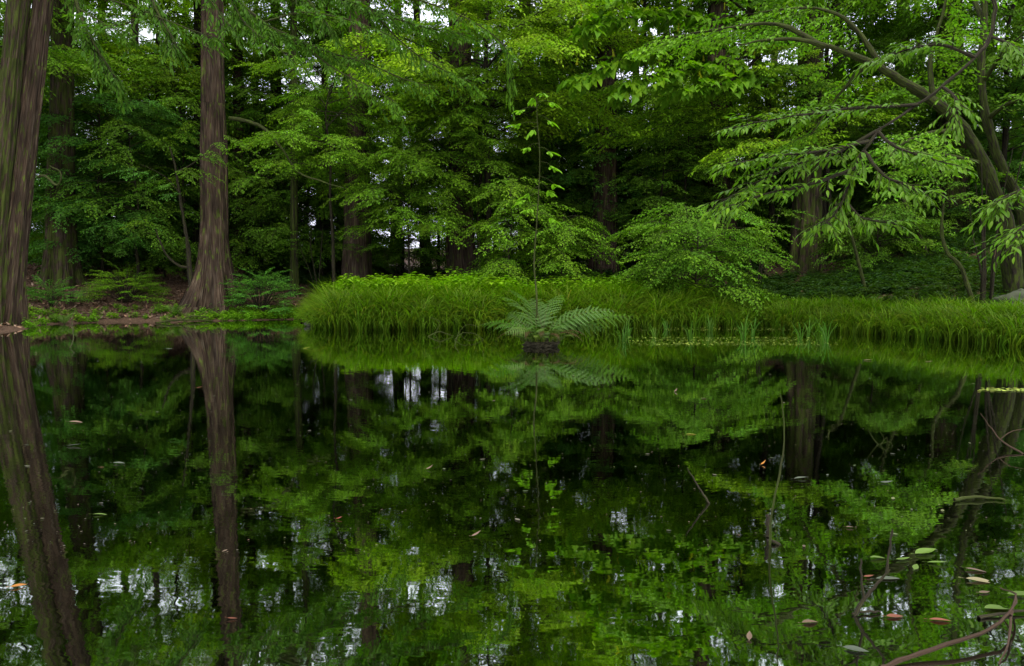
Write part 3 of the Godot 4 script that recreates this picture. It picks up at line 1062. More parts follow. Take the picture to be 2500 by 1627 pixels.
func fallen(label: String, path: Array, r0: float, r1: float, look: String) -> void:
	rng.seed = int(path[0][0] * 3.0)
	var a: Array = path[0]
	var base := at(a[0], a[1], a[2])
	base.y = land(base.x, base.z)
	var t := thing("branch", label, "branch", base)
	var pts := []
	for q in path: pts.append(at(q[0], q[1], q[2]) - base)
	pts[0] = Vector3(0, -0.05, 0)
	var mb := MB.new()
	branch(mb, pts, r0, r1, 8, r0 * 0.15)
	part("wood", mb.commit(M[look]), t)


# world points of a limb given as [px, py, d], relative to base
func along(base: Vector3, path: Array) -> Array:
	var out := []
	for q in path: out.append(at(q[0], q[1], q[2]) - base)
	return out

func build_near_trees() -> void:
	# arching trunks on the right bank
	rng.seed = 610
	var base := on_land(2484, 16.5)
	var t := thing("arching_tree", "mossy tree on the slope arching far over towards the pond", "tree", base, "arching mossy trees")
	var mb := MB.new()
	branch(mb, [Vector3(0.05, -0.4, 0)] + along(base, [[2462, 580, 16.4], [2440, 500, 16.3], [2400, 400, 16.1], [2352, 315, 15.9], [2290, 255, 15.6], [2200, 195, 15.4], [2120, 150, 15.2], [2000, 108, 15.0], [1900, 95, 15.0], [1800, 110, 15.0]]), 0.21, 0.012, 12, 0.02)
	part("trunk", mb.commit(M.bark), t)
	var bm := MB.new()
	var list := []
	for path in [
		[[2280, 250, 15.6], [2272, 150, 15.6], [2300, 40, 15.6], [2330, -80, 15.6]],
		[[2160, 175, 15.3], [2080, 60, 15.5], [1990, 20, 15.8], [1850, 30, 16.2]],
		[[2000, 108, 15.0], [1900, 60, 15.4], [1760, 70, 16.0], [1640, 90, 16.5]],
		[[2120, 150, 15.2], [2050, 230, 15.8], [1980, 330, 16.2]],
		[[2352, 315, 15.9], [2250, 330, 15.2], [2160, 380, 14.8]],
		[[2400, 400, 16.1], [2300, 380, 15.5], [2230, 420, 15.0]]]:
		var c := limb(t, along(base, path), 0.06, 0.012, 6, 0.01, "bark")
		dress(list, c, 0.2, 6.0, 1.0, MID * 1.2)
	scatter("crown", sprays.broad[0], list, t)
	base = on_land(2525, 17.0)
	t = thing("arching_tree", "slimmer mossy tree rising behind the arching trunk at the right border", "tree", base, "arching mossy trees")
	mb = MB.new()
	branch(mb, [Vector3(0, -0.4, 0)] + along(base, [[2495, 520, 16.9], [2462, 440, 16.8], [2432, 370, 16.7], [2408, 280, 16.6], [2395, 170, 16.6], [2405, 50, 16.6], [2400, -80, 16.6]]), 0.15, 0.05, 10, 0.015)
	part("trunk", mb.commit(M.bark), t)
	bm = MB.new()
	list = []
	for path in [
		[[2405, 60, 16.6], [2330, -60, 17.5], [2150, -60, 19.0], [1950, -10, 20.0]],
		[[2400, 200, 16.6], [2450, 130, 16.0], [2520, 60, 15.6]],
		[[2410, 290, 16.6], [2470, 250, 16.0], [2540, 240, 15.6]]]:
		var c := limb(t, along(base, path), 0.06, 0.012, 6, 0.01, "bark")
		dress(list, c, 0.25, 5.0, 1.0, MID)
	scatter("crown", sprays.broad[1], list, t)
	# bright tiered tree whose boughs reach left over the slope
	base = on_land(2020, 24.0)
	t = thing("dogwood_tree", "bright tiered tree with long flat boughs reaching left above the slope", "tree", base)
	mb = MB.new()
	branch(mb, [Vector3(0, -0.3, 0)] + along(base, [[2025, 480, 23.8], [2010, 330, 23.4], [2000, 230, 23.0], [2005, 120, 23.0]]), 0.1, 0.03, 8, 0.02)
	part("trunk", mb.commit(M.dark_bark), t)
	bm = MB.new()
	list = []
	for path in [
		[[2010, 330, 23.4], [1860, 290, 22.6], [1680, 300, 22.0], [1500, 336, 21.6]],
		[[2010, 310, 23.4], [1880, 265, 22.4], [1740, 265, 21.8], [1610, 280, 21.4]],
		[[2005, 270, 23.2], [1900, 220, 22.4], [1800, 215, 22.0], [1700, 235, 21.6]],
		[[2003, 240, 23.0], [1940, 180, 22.4], [1880, 170, 22.0], [1800, 170, 21.6]],
		[[2003, 240, 23.0], [2060, 200, 22.4], [2130, 210, 22.0]],
		[[2005, 180, 23.0], [1950, 120, 22.4], [1880, 120, 22.0]],
		[[2010, 340, 23.4], [1960, 340, 22.0], [1860, 350, 21.0], [1780, 370, 20.6]],
		[[2010, 300, 23.4], [2080, 270, 22.4], [2150, 290, 21.6]]]:
		var c := limb(t, along(base, path), 0.035, 0.006, 5, 0.01, "dark_bark")
		dress(list, c, 0.08, 9.0, 1.0, FRESH.lerp(LIME, 0.6), 60.0, 0.06)
	scatter("crown", sprays.broad[2], list, t)
	# big heart-shaped leaves at the top right of the middle
	var heart := []
	var hearts := []
	for i in 3:
		heart.append(leaf_mesh(700 + i, 0.26, 0.24, 2, M.leaf, Color(1, 1, 1)))
		hearts.append(leaf_mesh(700 + i, 0.26, 0.24, 2, M.leaf, [FRESH * 0.7, FRESH.lerp(LIME, 0.6) * 0.7, MID * 0.9][i]))
	rng.seed = 710
	base = on_land(1880, 26.0)
	t = thing("heart_leaf_tree", "tree with large heart-shaped leaves and yellow flower spikes above the slope", "tree", base)
	mb = MB.new()
	branch(mb, [Vector3(0, -0.3, 0)] + along(base, [[1885, 480, 25.5], [1880, 280, 24.0], [1850, 130, 22.5], [1830, 20, 21.5], [1840, -90, 21.0]]), 0.12, 0.05, 8, 0.02)
	part("trunk", mb.commit(M.dark_bark), t)
	bm = MB.new()
	var tw := MB.new()
	var where := []
	var spikes := []
	for path in [
		[[1850, 130, 22.5], [1700, 110, 21.0], [1560, 130, 20.0], [1420, 190, 19.4]],
		[[1840, 80, 22.0], [1700, 40, 21.0], [1560, 40, 20.0], [1440, 60, 19.4]],
		[[1835, 40, 21.6], [1740, -30, 20.6], [1620, -50, 19.8], [1500, -20, 19.2]],
		[[1850, 130, 22.5], [1740, 160, 21.0], [1620, 180, 20.2], [1520, 215, 19.8]],
		[[1835, 30, 21.6], [1900, -20, 20.8], [1980, -20, 20.2]],
		[[1850, 140, 22.5], [1780, 200, 21.0], [1680, 215, 20.2]]]:
		var c := limb(t, along(base, path), 0.05, 0.01, 6, 0.01, "dark_bark")
		where += leafy_twigs(tw, c, 0.15, 9.0, 0.75, 8, 0.05, 75.0)
		for i in 7:
			spikes.append((c[c.size() - 1 - i * 2] as Vector3) + Vector3(rr(-0.3, 0.3), rr(0.12, 0.35), rr(-0.2, 0.3)))
	part("twigs", tw.commit(M.dark_bark), t)
	hang_leaves(t, heart, where, hearts, FRESH * 0.7)
	var fm := MB.new()
	for i in 26:
		var y := i * 0.0085
		var g := i * 2.4
		fm.leaf(Vector3(0, y, 0), Vector3(cos(g), 0.7, sin(g)).normalized(), Vector3.UP, 0.06 * (1.0 - i / 40.0), 0.035, 0.1, Color(0.42, 0.42, 0.04))
	var spike := fm.commit(M.leaf)
	for p in spikes:
		var o := part("flower_spike", spike, t)
		o.position = p
		o.rotation = Vector3(rr(-0.3, 0.3), rr(0, 6), rr(-0.3, 0.3))
	# long-leaved bough hanging into the picture from the right
	var lance := []
	var lances := []
	for i in 4:
		lance.append(leaf_mesh(720 + i, 0.078, 0.023, 0, M.gloss_leaf, Color(1, 1, 1)))
		lances.append(leaf_mesh(720 + i, 0.078, 0.023, 0, M.gloss_leaf, [FRESH * 0.5, FRESH.lerp(LIME, 0.5) * 0.62, FRESH * 0.42, MID * 0.5][i]))
	rng.seed = 730
	base = Vector3(7.6, land(7.6, -5.6), -5.6)
	t = thing("chestnut_tree", "tree with long toothed glossy leaves whose dark bough hangs in from the right", "tree", base)
	mb = MB.new()
	branch(mb, [Vector3(0, -0.4, 0), Vector3(-0.1, 1.6, 0.05), Vector3(-0.5, 3.2, -0.1), Vector3(-1.0, 4.6, -0.2), Vector3(-1.6, 6.0, -0.3)], 0.22, 0.09, 12, 0.02)
	part("trunk", mb.commit(M.dark_bark), t)
	bm = MB.new()
	tw = MB.new()
	where = []
	limb(t, [Vector3(-0.9, 4.3, -0.2), Vector3(-1.8, 4.4, -0.4)] + along(base, [[2448, -80, 6.4], [2432, 20, 6.4], [2418, 90, 6.35], [2380, 140, 6.3], [2300, 212, 6.2], [2220, 270, 6.1], [2150, 315, 6.0]]), 0.028, 0.009, 8, 0.006, "dark_bark")
	for path in [
		[[2150, 315, 6.0], [2100, 380, 5.9], [2075, 450, 5.9], [2040, 520, 5.85], [2015, 545, 5.8]],
		[[2150, 315, 6.0], [2050, 370, 5.9], [1950, 400, 5.8], [1840, 450, 5.8], [1750, 500, 5.8]],
		[[2240, 255, 6.1], [2120, 262, 6.0], [2000, 275, 5.9], [1900, 290, 5.9], [1800, 310, 5.9]],
		[[2120, 345, 5.9], [2000, 370, 5.7], [1900, 380, 5.6], [1800, 400, 5.6]],
		[[2140, 320, 6.0], [2190, 360, 5.8], [2250, 380, 5.7], [2310, 400, 5.6]],
		[[2110, 370, 5.9], [2160, 430, 5.7], [2210, 450, 5.6], [2260, 470, 5.5]],
		[[2300, 212, 6.2], [2340, 250, 6.0], [2330, 300, 5.9]],
		[[2090, 410, 5.9], [1980, 450, 5.7], [1880, 470, 5.6], [1800, 500, 5.6]],
		[[2380, 140, 6.3], [2300, 110, 6.2], [2220, 120, 6.1], [2140, 150, 6.1]],
		[[2418, 90, 6.35], [2470, 110, 6.2], [2530, 160, 6.0]],
		[[2060, 480, 5.9], [2100, 530, 5.8], [2180, 545, 5.7]]]:
		var c := limb(t, along(base, path), 0.016, 0.004, 6, 0.004, "dark_bark")
		where += leafy_twigs(tw, c, 0.15, 26.0, 0.24, 9, -0.05, 75.0, 0.45)
	for path in [[[2660, 400, 5.6], [2580, 430, 5.5], [2500, 460, 5.4], [2440, 490, 5.4]], [[2660, 520, 5.2], [2560, 530, 5.2], [2500, 555, 5.2]]]:
		var c := limb(t, [Vector3(-0.35, 2.5, 0)] + along(base, path), 0.02, 0.004, 6, 0.004, "dark_bark")
		where += leafy_twigs(tw, c, 0.55, 8.0, 0.24, 7, 0.25, 65.0)
	part("twigs", tw.commit(M.dark_bark), t)
	hang_leaves(t, lance, where, lances, FRESH * 0.47)
	# dark bough hanging in from the upper left
	var oak := []
	var oaks := []
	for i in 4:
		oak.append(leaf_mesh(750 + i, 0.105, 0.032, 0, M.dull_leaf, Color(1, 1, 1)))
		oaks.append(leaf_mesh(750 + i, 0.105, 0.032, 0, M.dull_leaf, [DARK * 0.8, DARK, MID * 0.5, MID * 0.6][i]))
	rng.seed = 760
	base = Vector3(-11.6, land(-11.6, -11.5), -11.5)
	t = thing("oak_tree", "tree whose long dark-leaved boughs hang across the top left and middle", "tree", base)
	mb = MB.new()
	branch(mb, [Vector3(0, -0.4, 0), Vector3(0.2, 2.6, 0), Vector3(0.5, 5.4, 0.1), Vector3(0.9, 8.0, 0.0), Vector3(1.2, 10.5, -0.1)], 0.3, 0.1, 12, 0.02)
	part("trunk", mb.commit(M.bark), t)
	bm = MB.new()
	tw = MB.new()
	where = []
	for path in [
		[[300, -150, 12.0], [450, -90, 12.0], [560, -20, 12.0], [640, 55, 12.0], [720, 92, 12.0], [800, 128, 12.0], [890, 150, 12.0]],
		[[400, -230, 12.5], [650, -120, 12.5], [800, -20, 12.3], [900, 20, 12.2], [1010, 60, 12.1], [1120, 80, 12.0]],
		[[150, -250, 12.0], [170, -100, 12.0], [190, 20, 11.8], [230, 110, 11.6], [280, 190, 11.6]],
		[[300, -230, 12.0], [340, -90, 11.8], [380, 20, 11.6], [430, 110, 11.4]]]:
		var c := limb(t, [Vector3(0.55, 5.6, 0.1)] + along(base, path), 0.05, 0.01, 8, 0.012, "bark")
		where += leafy_twigs(tw, c, 0.35, 13.0, 0.4, 11, 0.15, 80.0)
	for path in [
		[[640, 55, 12.0], [740, 30, 11.8], [860, 50, 11.6], [960, 90, 11.4]],
		[[720, 92, 12.0], [820, 170, 11.8], [900, 210, 11.6], [960, 245, 11.5]],
		[[800, -20, 12.3], [980, -10, 12.0], [1130, 40, 11.8], [1230, 110, 11.6], [1245, 190, 11.6]],
		[[900, 20, 12.2], [1000, 120, 12.0], [1080, 170, 11.8], [1150, 200, 11.8]],
		[[890, 150, 12.0], [980, 190, 11.9], [1060, 215, 11.8]],
		[[650, -120, 12.5], [760, 10, 12.0], [800, 60, 11.8]],
		[[560, -20, 12.0], [600, 60, 11.8], [700, 130, 11.6]],
		[[380, 20, 11.6], [300, 60, 11.4], [240, 60, 11.3]],
		[[190, 20, 11.8], [260, 60, 11.6], [340, 90, 11.4]],
		[[200, -20, 11.8], [330, 20, 11.6], [460, 70, 11.4], [520, 90, 11.4]],
		[[450, -90, 12.0], [520, 10, 11.8], [560, 60, 11.6]]]:
		var c := limb(t, along(base, path), 0.018, 0.004, 6, 0.006, "bark")
		where += leafy_twigs(tw, c, 0.1, 13.0, 0.4, 11, 0.15, 80.0)
	part("twigs", tw.commit(M.dark_bark), t)
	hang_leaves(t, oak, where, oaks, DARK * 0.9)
	# dead limb of the straight cedar
	fallen_limb("bare crooked limb reaching right from the straight reddish cedar", [[560, 288, 21.8], [610, 298, 21.4], [650, 318, 21.0], [690, 365, 20.8], [728, 420, 20.6], [790, 445, 20.4], [840, 460, 20.3]], 0.06, 0.012)
	fallen_limb("hooked dead twig on the leaning cedar at the left border", [[92, 432, 17.2], [110, 430, 17.0], [135, 452, 16.8], [148, 440, 16.7], [146, 420, 16.7], [120, 405, 16.7]], 0.035, 0.01)
	# sapling growing from the fern tussock
	rng.seed = 790
	base = on_water(1308, 842)
	t = thing("sapling", "thin straight sapling with a few pale tufts of leaves above the fern", "sapling", base)
	mb = MB.new()
	branch(mb, [Vector3(0, 0.0, 0), Vector3(0.02, 0.8, 0.02)] + along(base, [[1304, 640, 12.9], [1312, 520, 12.9], [1318, 400, 12.9], [1312, 300, 12.9], [1310, 240, 12.9]]), 0.02, 0.006, 6, 0.004)
	part("trunk", mb.commit(M.bark), t)
	bm = MB.new()
	var pale := leaf_mesh(791, 0.22, 0.085, 1, M.leaf, FRESH * 0.85)
	var tufts := [[1315, 360, 1345, 372], [1317, 350, 1285, 362], [1318, 520, 1350, 535], [1316, 500, 1288, 512], [1314, 240, 1325, 226], [1312, 250, 1350, 250], [1310, 245, 1300, 238], [1312, 262, 1268, 270], [1312, 280, 1345, 298], [1312, 300, 1260, 305], [1314, 310, 1300, 318], [1318, 430, 1360, 455], [1318, 445, 1345, 470], [1316, 470, 1270, 495], [1316, 455, 1285, 478], [1320, 395, 1350, 408]]
	for q in tufts:
		var a := at(q[0], q[1], 12.9) - base
		var b := at(q[2], q[3], 12.9 + rr(-0.25, 0.25)) - base
		branch(bm, [a, a.lerp(b, 0.5) + Vector3(0, 0.03, 0), b], 0.006, 0.003, 4)
		var d := Vector3(b.x - a.x, -0.1, b.z - a.z).normalized()
		for j in 7:
			var o := part("leaf", pale, t)
			var ld := d.rotated(Vector3.UP, (j - 3) * 0.6 + rr(-0.2, 0.2)) + Vector3(0, rr(-0.35, 0.1), 0)
			o.transform = Transform3D(facing(ld, Vector3(rr(-0.3, 0.3), 1, rr(-0.3, 0.3)), rr(0.6, 1.05) * (1.0 - 0.1 * absi(j - 3))), b.lerp(a, 0.12 * (j % 3)))
	part("branches", bm.commit(M.bark), t)

func fallen_limb(label: String, path: Array, r0: float, r1: float) -> void:
	rng.seed = int(path[0][0] * 5.0)
	var base := at(path[0][0], path[0][1], path[0][2])
	var t := thing("dead_limb", label, "branch", base)
	var mb := MB.new()
	branch(mb, along(base, path), r0, r1, 7, r0 * 0.2)
	part("wood", mb.commit(M.bark), t)

func build_grass() -> void:
	var tufts := []
	for i in 5:
		tufts.append(make_tuft(800 + i, 26, 1.0))
	rng.seed = 820
	var island := [[], [], [], [], []]
	var strip := [[], [], [], [], []]
	var tries := 0
	while tries < 40000:
		tries += 1
		var x := rr(-6.0, 15.0)
		var z := rr(-23.5, -7.0)
		var p := Vector3(x, 0, z)
		var px := pixel_x(p)
		if px < 745 or px > 2620:
			continue
		var sd := from_shore(x, z)
		var deep := lerpf(3.8, 1.9, smooth(1560, 1850, px))
		if sd < -0.25 or sd > deep:
			continue
		if sd < 0.0 and rng.randf() < 0.6:
			continue
		p.y = land(x, z)
		var right := smooth(1600, 1850, px)
		var s := lerpf(1.02, 0.72, right) * rr(0.8, 1.15) * lerpf(1.0, 0.85, smooth(1.2, 0.0, sd)) * (1.0 + noise.get_noise_2d(x * 60.0, z * 60.0) * 0.45)
		if px < 790: s *= 0.8
		var tint := Color(0.135, 0.235, 0.012)
		var bas := Basis(Vector3.UP, rr(0, TAU)).scaled(Vector3(s, s, s))
		if sd < 0.5:
			bas = Basis(Vector3.RIGHT, rr(0.0, 0.4)) * bas
		var k := rng.randi() % 5
		(strip if right > 0.5 else island)[k].append([Transform3D(bas, p), jitter(tint, 0.2)])
	var a := Node3D.new()
	a.name = "tall_grass"
	add_child(a)
	tag(a, "tall arching bright green sedge grass on the island behind the fern", "grass", "", "stuff")
	var b := Node3D.new()
	b.name = "bank_grass"
	add_child(b)
	tag(b, "shorter deep green sedge grass along the right bank below the slope", "grass", "", "stuff")
	for i in 5:
		scatter("tufts", tufts[i], island[i], a)
		scatter("tufts", tufts[i], strip[i], b)
	# thin reeds standing in the shallow water right of the fern
	var reed := make_tuft(840, 9, 0.55)
	var list := []
	for i in 18:
		var q := on_water(rr(1500, 2020), rr(800, 842))
		var s := rr(0.5, 1.1)
		list.append([Transform3D(Basis(Vector3.UP, rr(0, TAU)).scaled(Vector3(s, s, s)), q - Vector3(0, 0.03, 0)), jitter(Color(0.075, 0.16, 0.018))])
	var rd := scatter("reeds", reed, list, self)
	tag(rd, "sparse thin reeds standing in the shallow water right of the fern", "reeds", "", "stuff")
	# leafy herbs on top of the island grass and along the left bank
	var herb := make_herb(850, 7, 0.42, 0.15, 0.085, M.leaf)
	var low := make_herb(851, 8, 0.2, 0.09, 0.045, M.leaf)
	var ivy := make_herb(852, 9, 0.2, 0.085, 0.05, M.gloss_leaf)
	rng.seed = 860
	list = []
	for i in 420:
		var px := rr(800, 1260) if i % 4 > 0 else rr(1260, 1720)
		var d := rr(18.6, 21.6)
		var q := on_land(px, d)
		if from_shore(q.x, q.z) < 0.7: continue
		q.y += rr(0.5, 0.78)
		list.append([Transform3D(Basis(Vector3.UP, rr(0, TAU)).scaled(Vector3.ONE * rr(0.7, 1.2)), q), jitter(FRESH.lerp(LIME, 0.4))])
	for i in 60:
		var q := on_land(rr(1080, 1210), rr(17.3, 18.4))
		q.y = rr(0.1, 0.5)
		list.append([Transform3D(Basis(Vector3.UP, rr(0, TAU)).scaled(Vector3.ONE * rr(0.6, 1.0)), q), jitter(FRESH)])
	tag(scatter("herb_leaves", herb, list, self), "broad bright herb leaves growing through the top of the tall grass", "herbs", "", "stuff")
	list = []
	for i in 2600:
		var px := rr(-90, 790)
		var q := on_land(px, rr(17.0, 23.5))
		var sd := from_shore(q.x, q.z)
		if sd < 0.02 or sd > 1.5: continue
		if rng.randf() > lerpf(0.2, 1.0, smooth(350, 650, px)): continue
		q.y = land(q.x, q.z) - 0.02
		list.append([Transform3D(Basis(Vector3.UP, rr(0, TAU)).scaled(Vector3.ONE * rr(0.5, 1.25)), q), jitter(FRESH * 0.9)])
	tag(scatter("bank_herbs", low, list, self), "low bright green herbs along the left water's edge", "herbs", "", "stuff")
	list = []
	var thin := fnl(5, 0.22, 2)
	for i in 14000:
		var px := rr(880, 2600)
		var q := on_land(px, rr(14.0, 31.0))
		var sd := from_shore(q.x, q.z)
		if sd < lerpf(3.4, 1.7, smooth(1560, 1850, px)): continue
		if thin.get_noise_2d(q.x, q.z) + rr(-0.25, 0.25) < -0.24: continue
		list.append([Transform3D(Basis(Vector3.UP, rr(0, TAU)).scaled(Vector3.ONE * rr(0.7, 1.5)), q), jitter(Color(0.05, 0.11, 0.03))])
	for i in 1800:
		var px := rr(600, 900)
		var q := on_land(px, rr(22.5, 32.0))
		var sd := from_shore(q.x, q.z)
		if sd < 3.0 or thin.get_noise_2d(q.x, q.z) + rr(-0.2, 0.2) < 0.0: continue
		list.append([Transform3D(Basis(Vector3.UP, rr(0, TAU)).scaled(Vector3.ONE * rr(0.7, 1.5)), q), jitter(Color(0.06, 0.13, 0.035))])
	for i in 1700:
		var q := on_land(rr(1950, 2620), rr(13.0, 20.0))
		if from_shore(q.x, q.z) < 1.8: continue
		list.append([Transform3D(Basis(Vector3.UP, rr(0, TAU)).scaled(Vector3.ONE * rr(0.6, 1.3)), q), jitter(Color(0.055, 0.11, 0.022))])
	tag(scatter("ground_cover", ivy, list, self), "dark low undergrowth covering the slope behind the grass", "undergrowth", "", "stuff")
	# fallen leaves on the forest floor
	var lf := MB.new()
	lf.leaf_fine(Vector3.ZERO, Vector3.RIGHT, Vector3.UP, 0.1, 0.045, -0.25, 0.25, Color.WHITE, 0, 4)
	var dry := lf.commit(M.dead_leaf)
	list = []
	rng.seed = 880
	for i in 15000:
		var px := rr(-60, 2600)
		var q := on_land(px, rr(14.0, 29.0))
		if from_shore(q.x, q.z) < (0.25 if px < 760.0 else 1.8): continue
		var bas := facing(Vector3(rr(-1, 1), rr(-0.4, 0.4), rr(-1, 1)), Vector3(rr(-0.5, 0.5), 1, rr(-0.5, 0.5)), rr(0.6, 1.5))
		list.append([Transform3D(bas, q + Vector3(0, 0.015, 0)), jitter(Color(0.105, 0.062, 0.038).lerp(Color(0.2, 0.135, 0.09), pow(rng.randf(), 2.0)), 0.35)])
	for i in 9000:
		var q := on_land(rr(-60, 780), rr(17.0, 26.5))
		if from_shore(q.x, q.z) < 0.3: continue
		var bas := facing(Vector3(rr(-1, 1), rr(-0.5, 0.5), rr(-1, 1)), Vector3(rr(-0.6, 0.6), 1, rr(-0.6, 0.6)), rr(0.5, 1.5))
		list.append([Transform3D(bas, q + Vector3(0, 0.02, 0)), jitter(Color(0.05, 0.03, 0.02).lerp(Color(0.2, 0.12, 0.075), pow(rng.randf(), 1.6)), 0.3)])
	tag(scatter("leaf_litter", dry, list, self), "dry brown fallen leaves strewn over the forest floor", "leaf litter", "", "stuff")

func build_twigs() -> void:
	# bits of dead wood on the forest floor
	var mb := MB.new()
	rng.seed = 885
	branch(mb, [Vector3(-0.5, 0, 0), Vector3(-0.1, 0.04, 0.05), Vector3(0.2, 0.01, -0.02), Vector3(0.5, 0.03, 0.06)], 0.014, 0.005, 5, 0.006)
	branch(mb, [Vector3(0.1, 0.02, 0), Vector3(0.25, 0.08, 0.12), Vector3(0.4, 0.1, 0.25)], 0.008, 0.003, 4, 0.004)
	var twig := mb.commit(M.wood)
	var list := []
	for i in 420:
		var px := rr(-40, 2560)
		var q := on_land(px, rr(15.0, 27.0))
		if from_shore(q.x, q.z) < (0.4 if px < 760.0 else 2.2): continue
		var s := rr(0.4, 1.3)
		list.append([Transform3D(Basis(Vector3.UP, rr(0, TAU)).scaled(Vector3(s, s, s)), q + Vector3(0, 0.02, 0)), Color.WHITE])
	tag(scatter("dead_twigs", twig, list, self), "dead brown twigs strewn over the forest floor", "twigs", "", "stuff")

func fern(label: String, where: Vector3, n: int, l: float, col: Color, seed_: int, group := "ferns on the banks") -> void:
	var t := thing("fern", label, "fern", where, group)
	rng.seed = seed_
	var turn0 := rr(0, TAU)
	for i in n:
		rng.seed = seed_ + i * 17
		var ll := l * rr(0.75, 1.1)
		var a0 := rr(0.2, 0.6)
		var a1 := rr(1.3, 1.9)
		var turn := turn0 + TAU * i / n + rr(-0.25, 0.25)
		var o := part("frond", make_frond(seed_ * 3 + i, ll, a0, a1, ll * 0.22, 22, col), t)
		o.rotation.y = turn

func build_ferns() -> void:
	# the big fern on its tussock
	var where := on_water(1322, 846)
	var t := thing("royal_fern", "large fern with long arching grey-green fronds on a tussock in the pond", "fern", where)
	var col := Color(0.08, 0.16, 0.03)
	# azimuth (0 = to the right, 90 = away), length, first and last angle from upright
	var fr := [[-10, 1.6, 0.8, 1.85], [4, 1.2, 0.55, 1.7], [22, 1.35, 0.6, 1.75], [44, 0.95, 0.35, 1.5], [62, 1.2, 0.25, 1.5], [118, 1.35, 0.2, 1.35], [131, 1.0, 0.4, 1.8], [155, 1.2, 0.45, 1.65], [174, 0.8, 0.6, 1.9], [192, 1.15, 0.85, 1.85], [214, 0.85, 0.9, 2.1], [-28, 1.15, 0.75, 1.95], [-55, 0.7, 0.8, 2.0], [142, 1.4, 0.3, 1.45], [72, 1.3, 0.35, 1.7], [-85, 0.55, 0.8, 2.1], [240, 0.65, 0.9, 2.1], [14, 1.7, 0.85, 1.9], [95, 0.9, 0.5, 1.8]]
	for i in fr.size():
		var f: Array = fr[i]
		var o := part("frond", make_frond(900 + i, f[1], f[2], f[3], f[1] * 0.2, 15, col if i % 5 != 0 else Color(0.10, 0.17, 0.03)), t)
		o.rotation = Vector3(rr(-0.8, 0.8), deg_to_rad(f[0]) + rr(-0.3, 0.3), rr(-0.25, 0.1))
		o.position = Vector3(cos(deg_to_rad(f[0])) * 0.12, 0.2, -sin(deg_to_rad(f[0])) * 0.1)
	rng.seed = 930
	for i in 34:
		var g := deg_to_rad(165.0 + 6.2 * i)
		var el := [0.25, 0.6, 0.95][i % 3] as float
		var o := part("young_frond", make_frond(940 + i, 0.2 + 0.05 * (i % 4), 0.5 + 0.1 * (i % 3), 1.9 + 0.15 * (i % 4), 0.07, 14, Color(0.13, 0.19, 0.02).lerp(Color(0.06, 0.12, 0.02), (i % 5) / 4.0)), t)
		o.rotation.y = g
		o.position = Vector3(cos(g) * 0.36 * cos(el), 0.05 + 0.2 * sin(el), -sin(g) * 0.31 * cos(el))
	var sedge := make_tuft(990, 16, 0.5)
	for i in 8:
		var g := deg_to_rad(175.0 + 24.0 * i)
		scatter("sedge", sedge, [[Transform3D(Basis(Vector3.UP, g).scaled(Vector3.ONE * (0.5 + 0.08 * (i % 4))), Vector3(cos(g) * 0.3, 0.1, -sin(g) * 0.24)), Color(0.12, 0.19, 0.02)]], t)
	for i in 9:
		var g := deg_to_rad(160.0 + 26.0 * i + rr(-10, 10))
		var o := part("dead_frond", make_frond(970 + i, rr(0.4, 0.7), rr(0.9, 1.2), rr(2.3, 2.7), 0.06, 16, Color(0.09, 0.045, 0.018)), t)
		o.rotation.y = g
		o.position = Vector3(cos(g) * 0.25, 0.2, -sin(g) * 0.2)
	# its tussock
	var sp := SphereMesh.new()
	sp.radius = 1.0; sp.height = 2.0; sp.radial_segments = 96; sp.rings = 48
	var arr := sp.get_mesh_arrays()
	var vs: PackedVector3Array = arr[Mesh.ARRAY_VERTEX]
	var nz := fnl(44, 1.6, 4)
	for i in vs.size():
		var p := vs[i]
		vs[i] = p * Vector3(0.27, 0.15, 0.21) * (1.0 + nz.get_noise_3dv(p * 1.3) * 0.45 + nz.get_noise_3dv(p * 5.0) * 0.3)
	arr[Mesh.ARRAY_VERTEX] = vs
	var am := ArrayMesh.new()
	am.add_surface_from_arrays(Mesh.PRIMITIVE_TRIANGLES, arr)
	var st := SurfaceTool.new()
	st.create_from(am, 0)
	st.generate_normals()
	st.set_material(M.tussock)
	var o := part("tussock", st.commit(), self)
	o.position = where + Vector3(0, 0.05, 0)
	tag(o, "dark root tussock rising from the water under the large fern", "tussock")
	fern("small bright fern at the left water's edge, largest one on the bank", on_land(425, 20.9), 7, 0.62, Color(0.1, 0.19, 0.025), 1001)
	fern("small fern on the left bank below the straight cedar's roots", on_land(505, 20.8), 6, 0.4, Color(0.1, 0.19, 0.025), 1002)
	fern("low fern beside the leaning cedar's foot", on_land(150, 18.9), 7, 0.5, Color(0.1, 0.19, 0.025), 1003)
	fern("fern on the right slope just above the bank grass near the border", on_land(2440, 14.6), 8, 0.7, Color(0.1, 0.19, 0.025), 1004)
	fern("fern on the slope left of the leaning bent stem", on_land(2300, 15.4), 8, 0.65, Color(0.1, 0.19, 0.025), 1005)
	fern("fern in the middle of the slope above the bank grass", on_land(2150, 17.0), 8, 0.7, Color(0.1, 0.19, 0.025), 1006)
	fern("fern at the slope's foot below the stout cedar", on_land(1960, 18.6), 8, 0.65, Color(0.1, 0.19, 0.025), 1007)
	fern("fern at the right border beneath the boulders", on_land(2510, 13.9), 8, 0.6, Color(0.1, 0.19, 0.025), 1008)

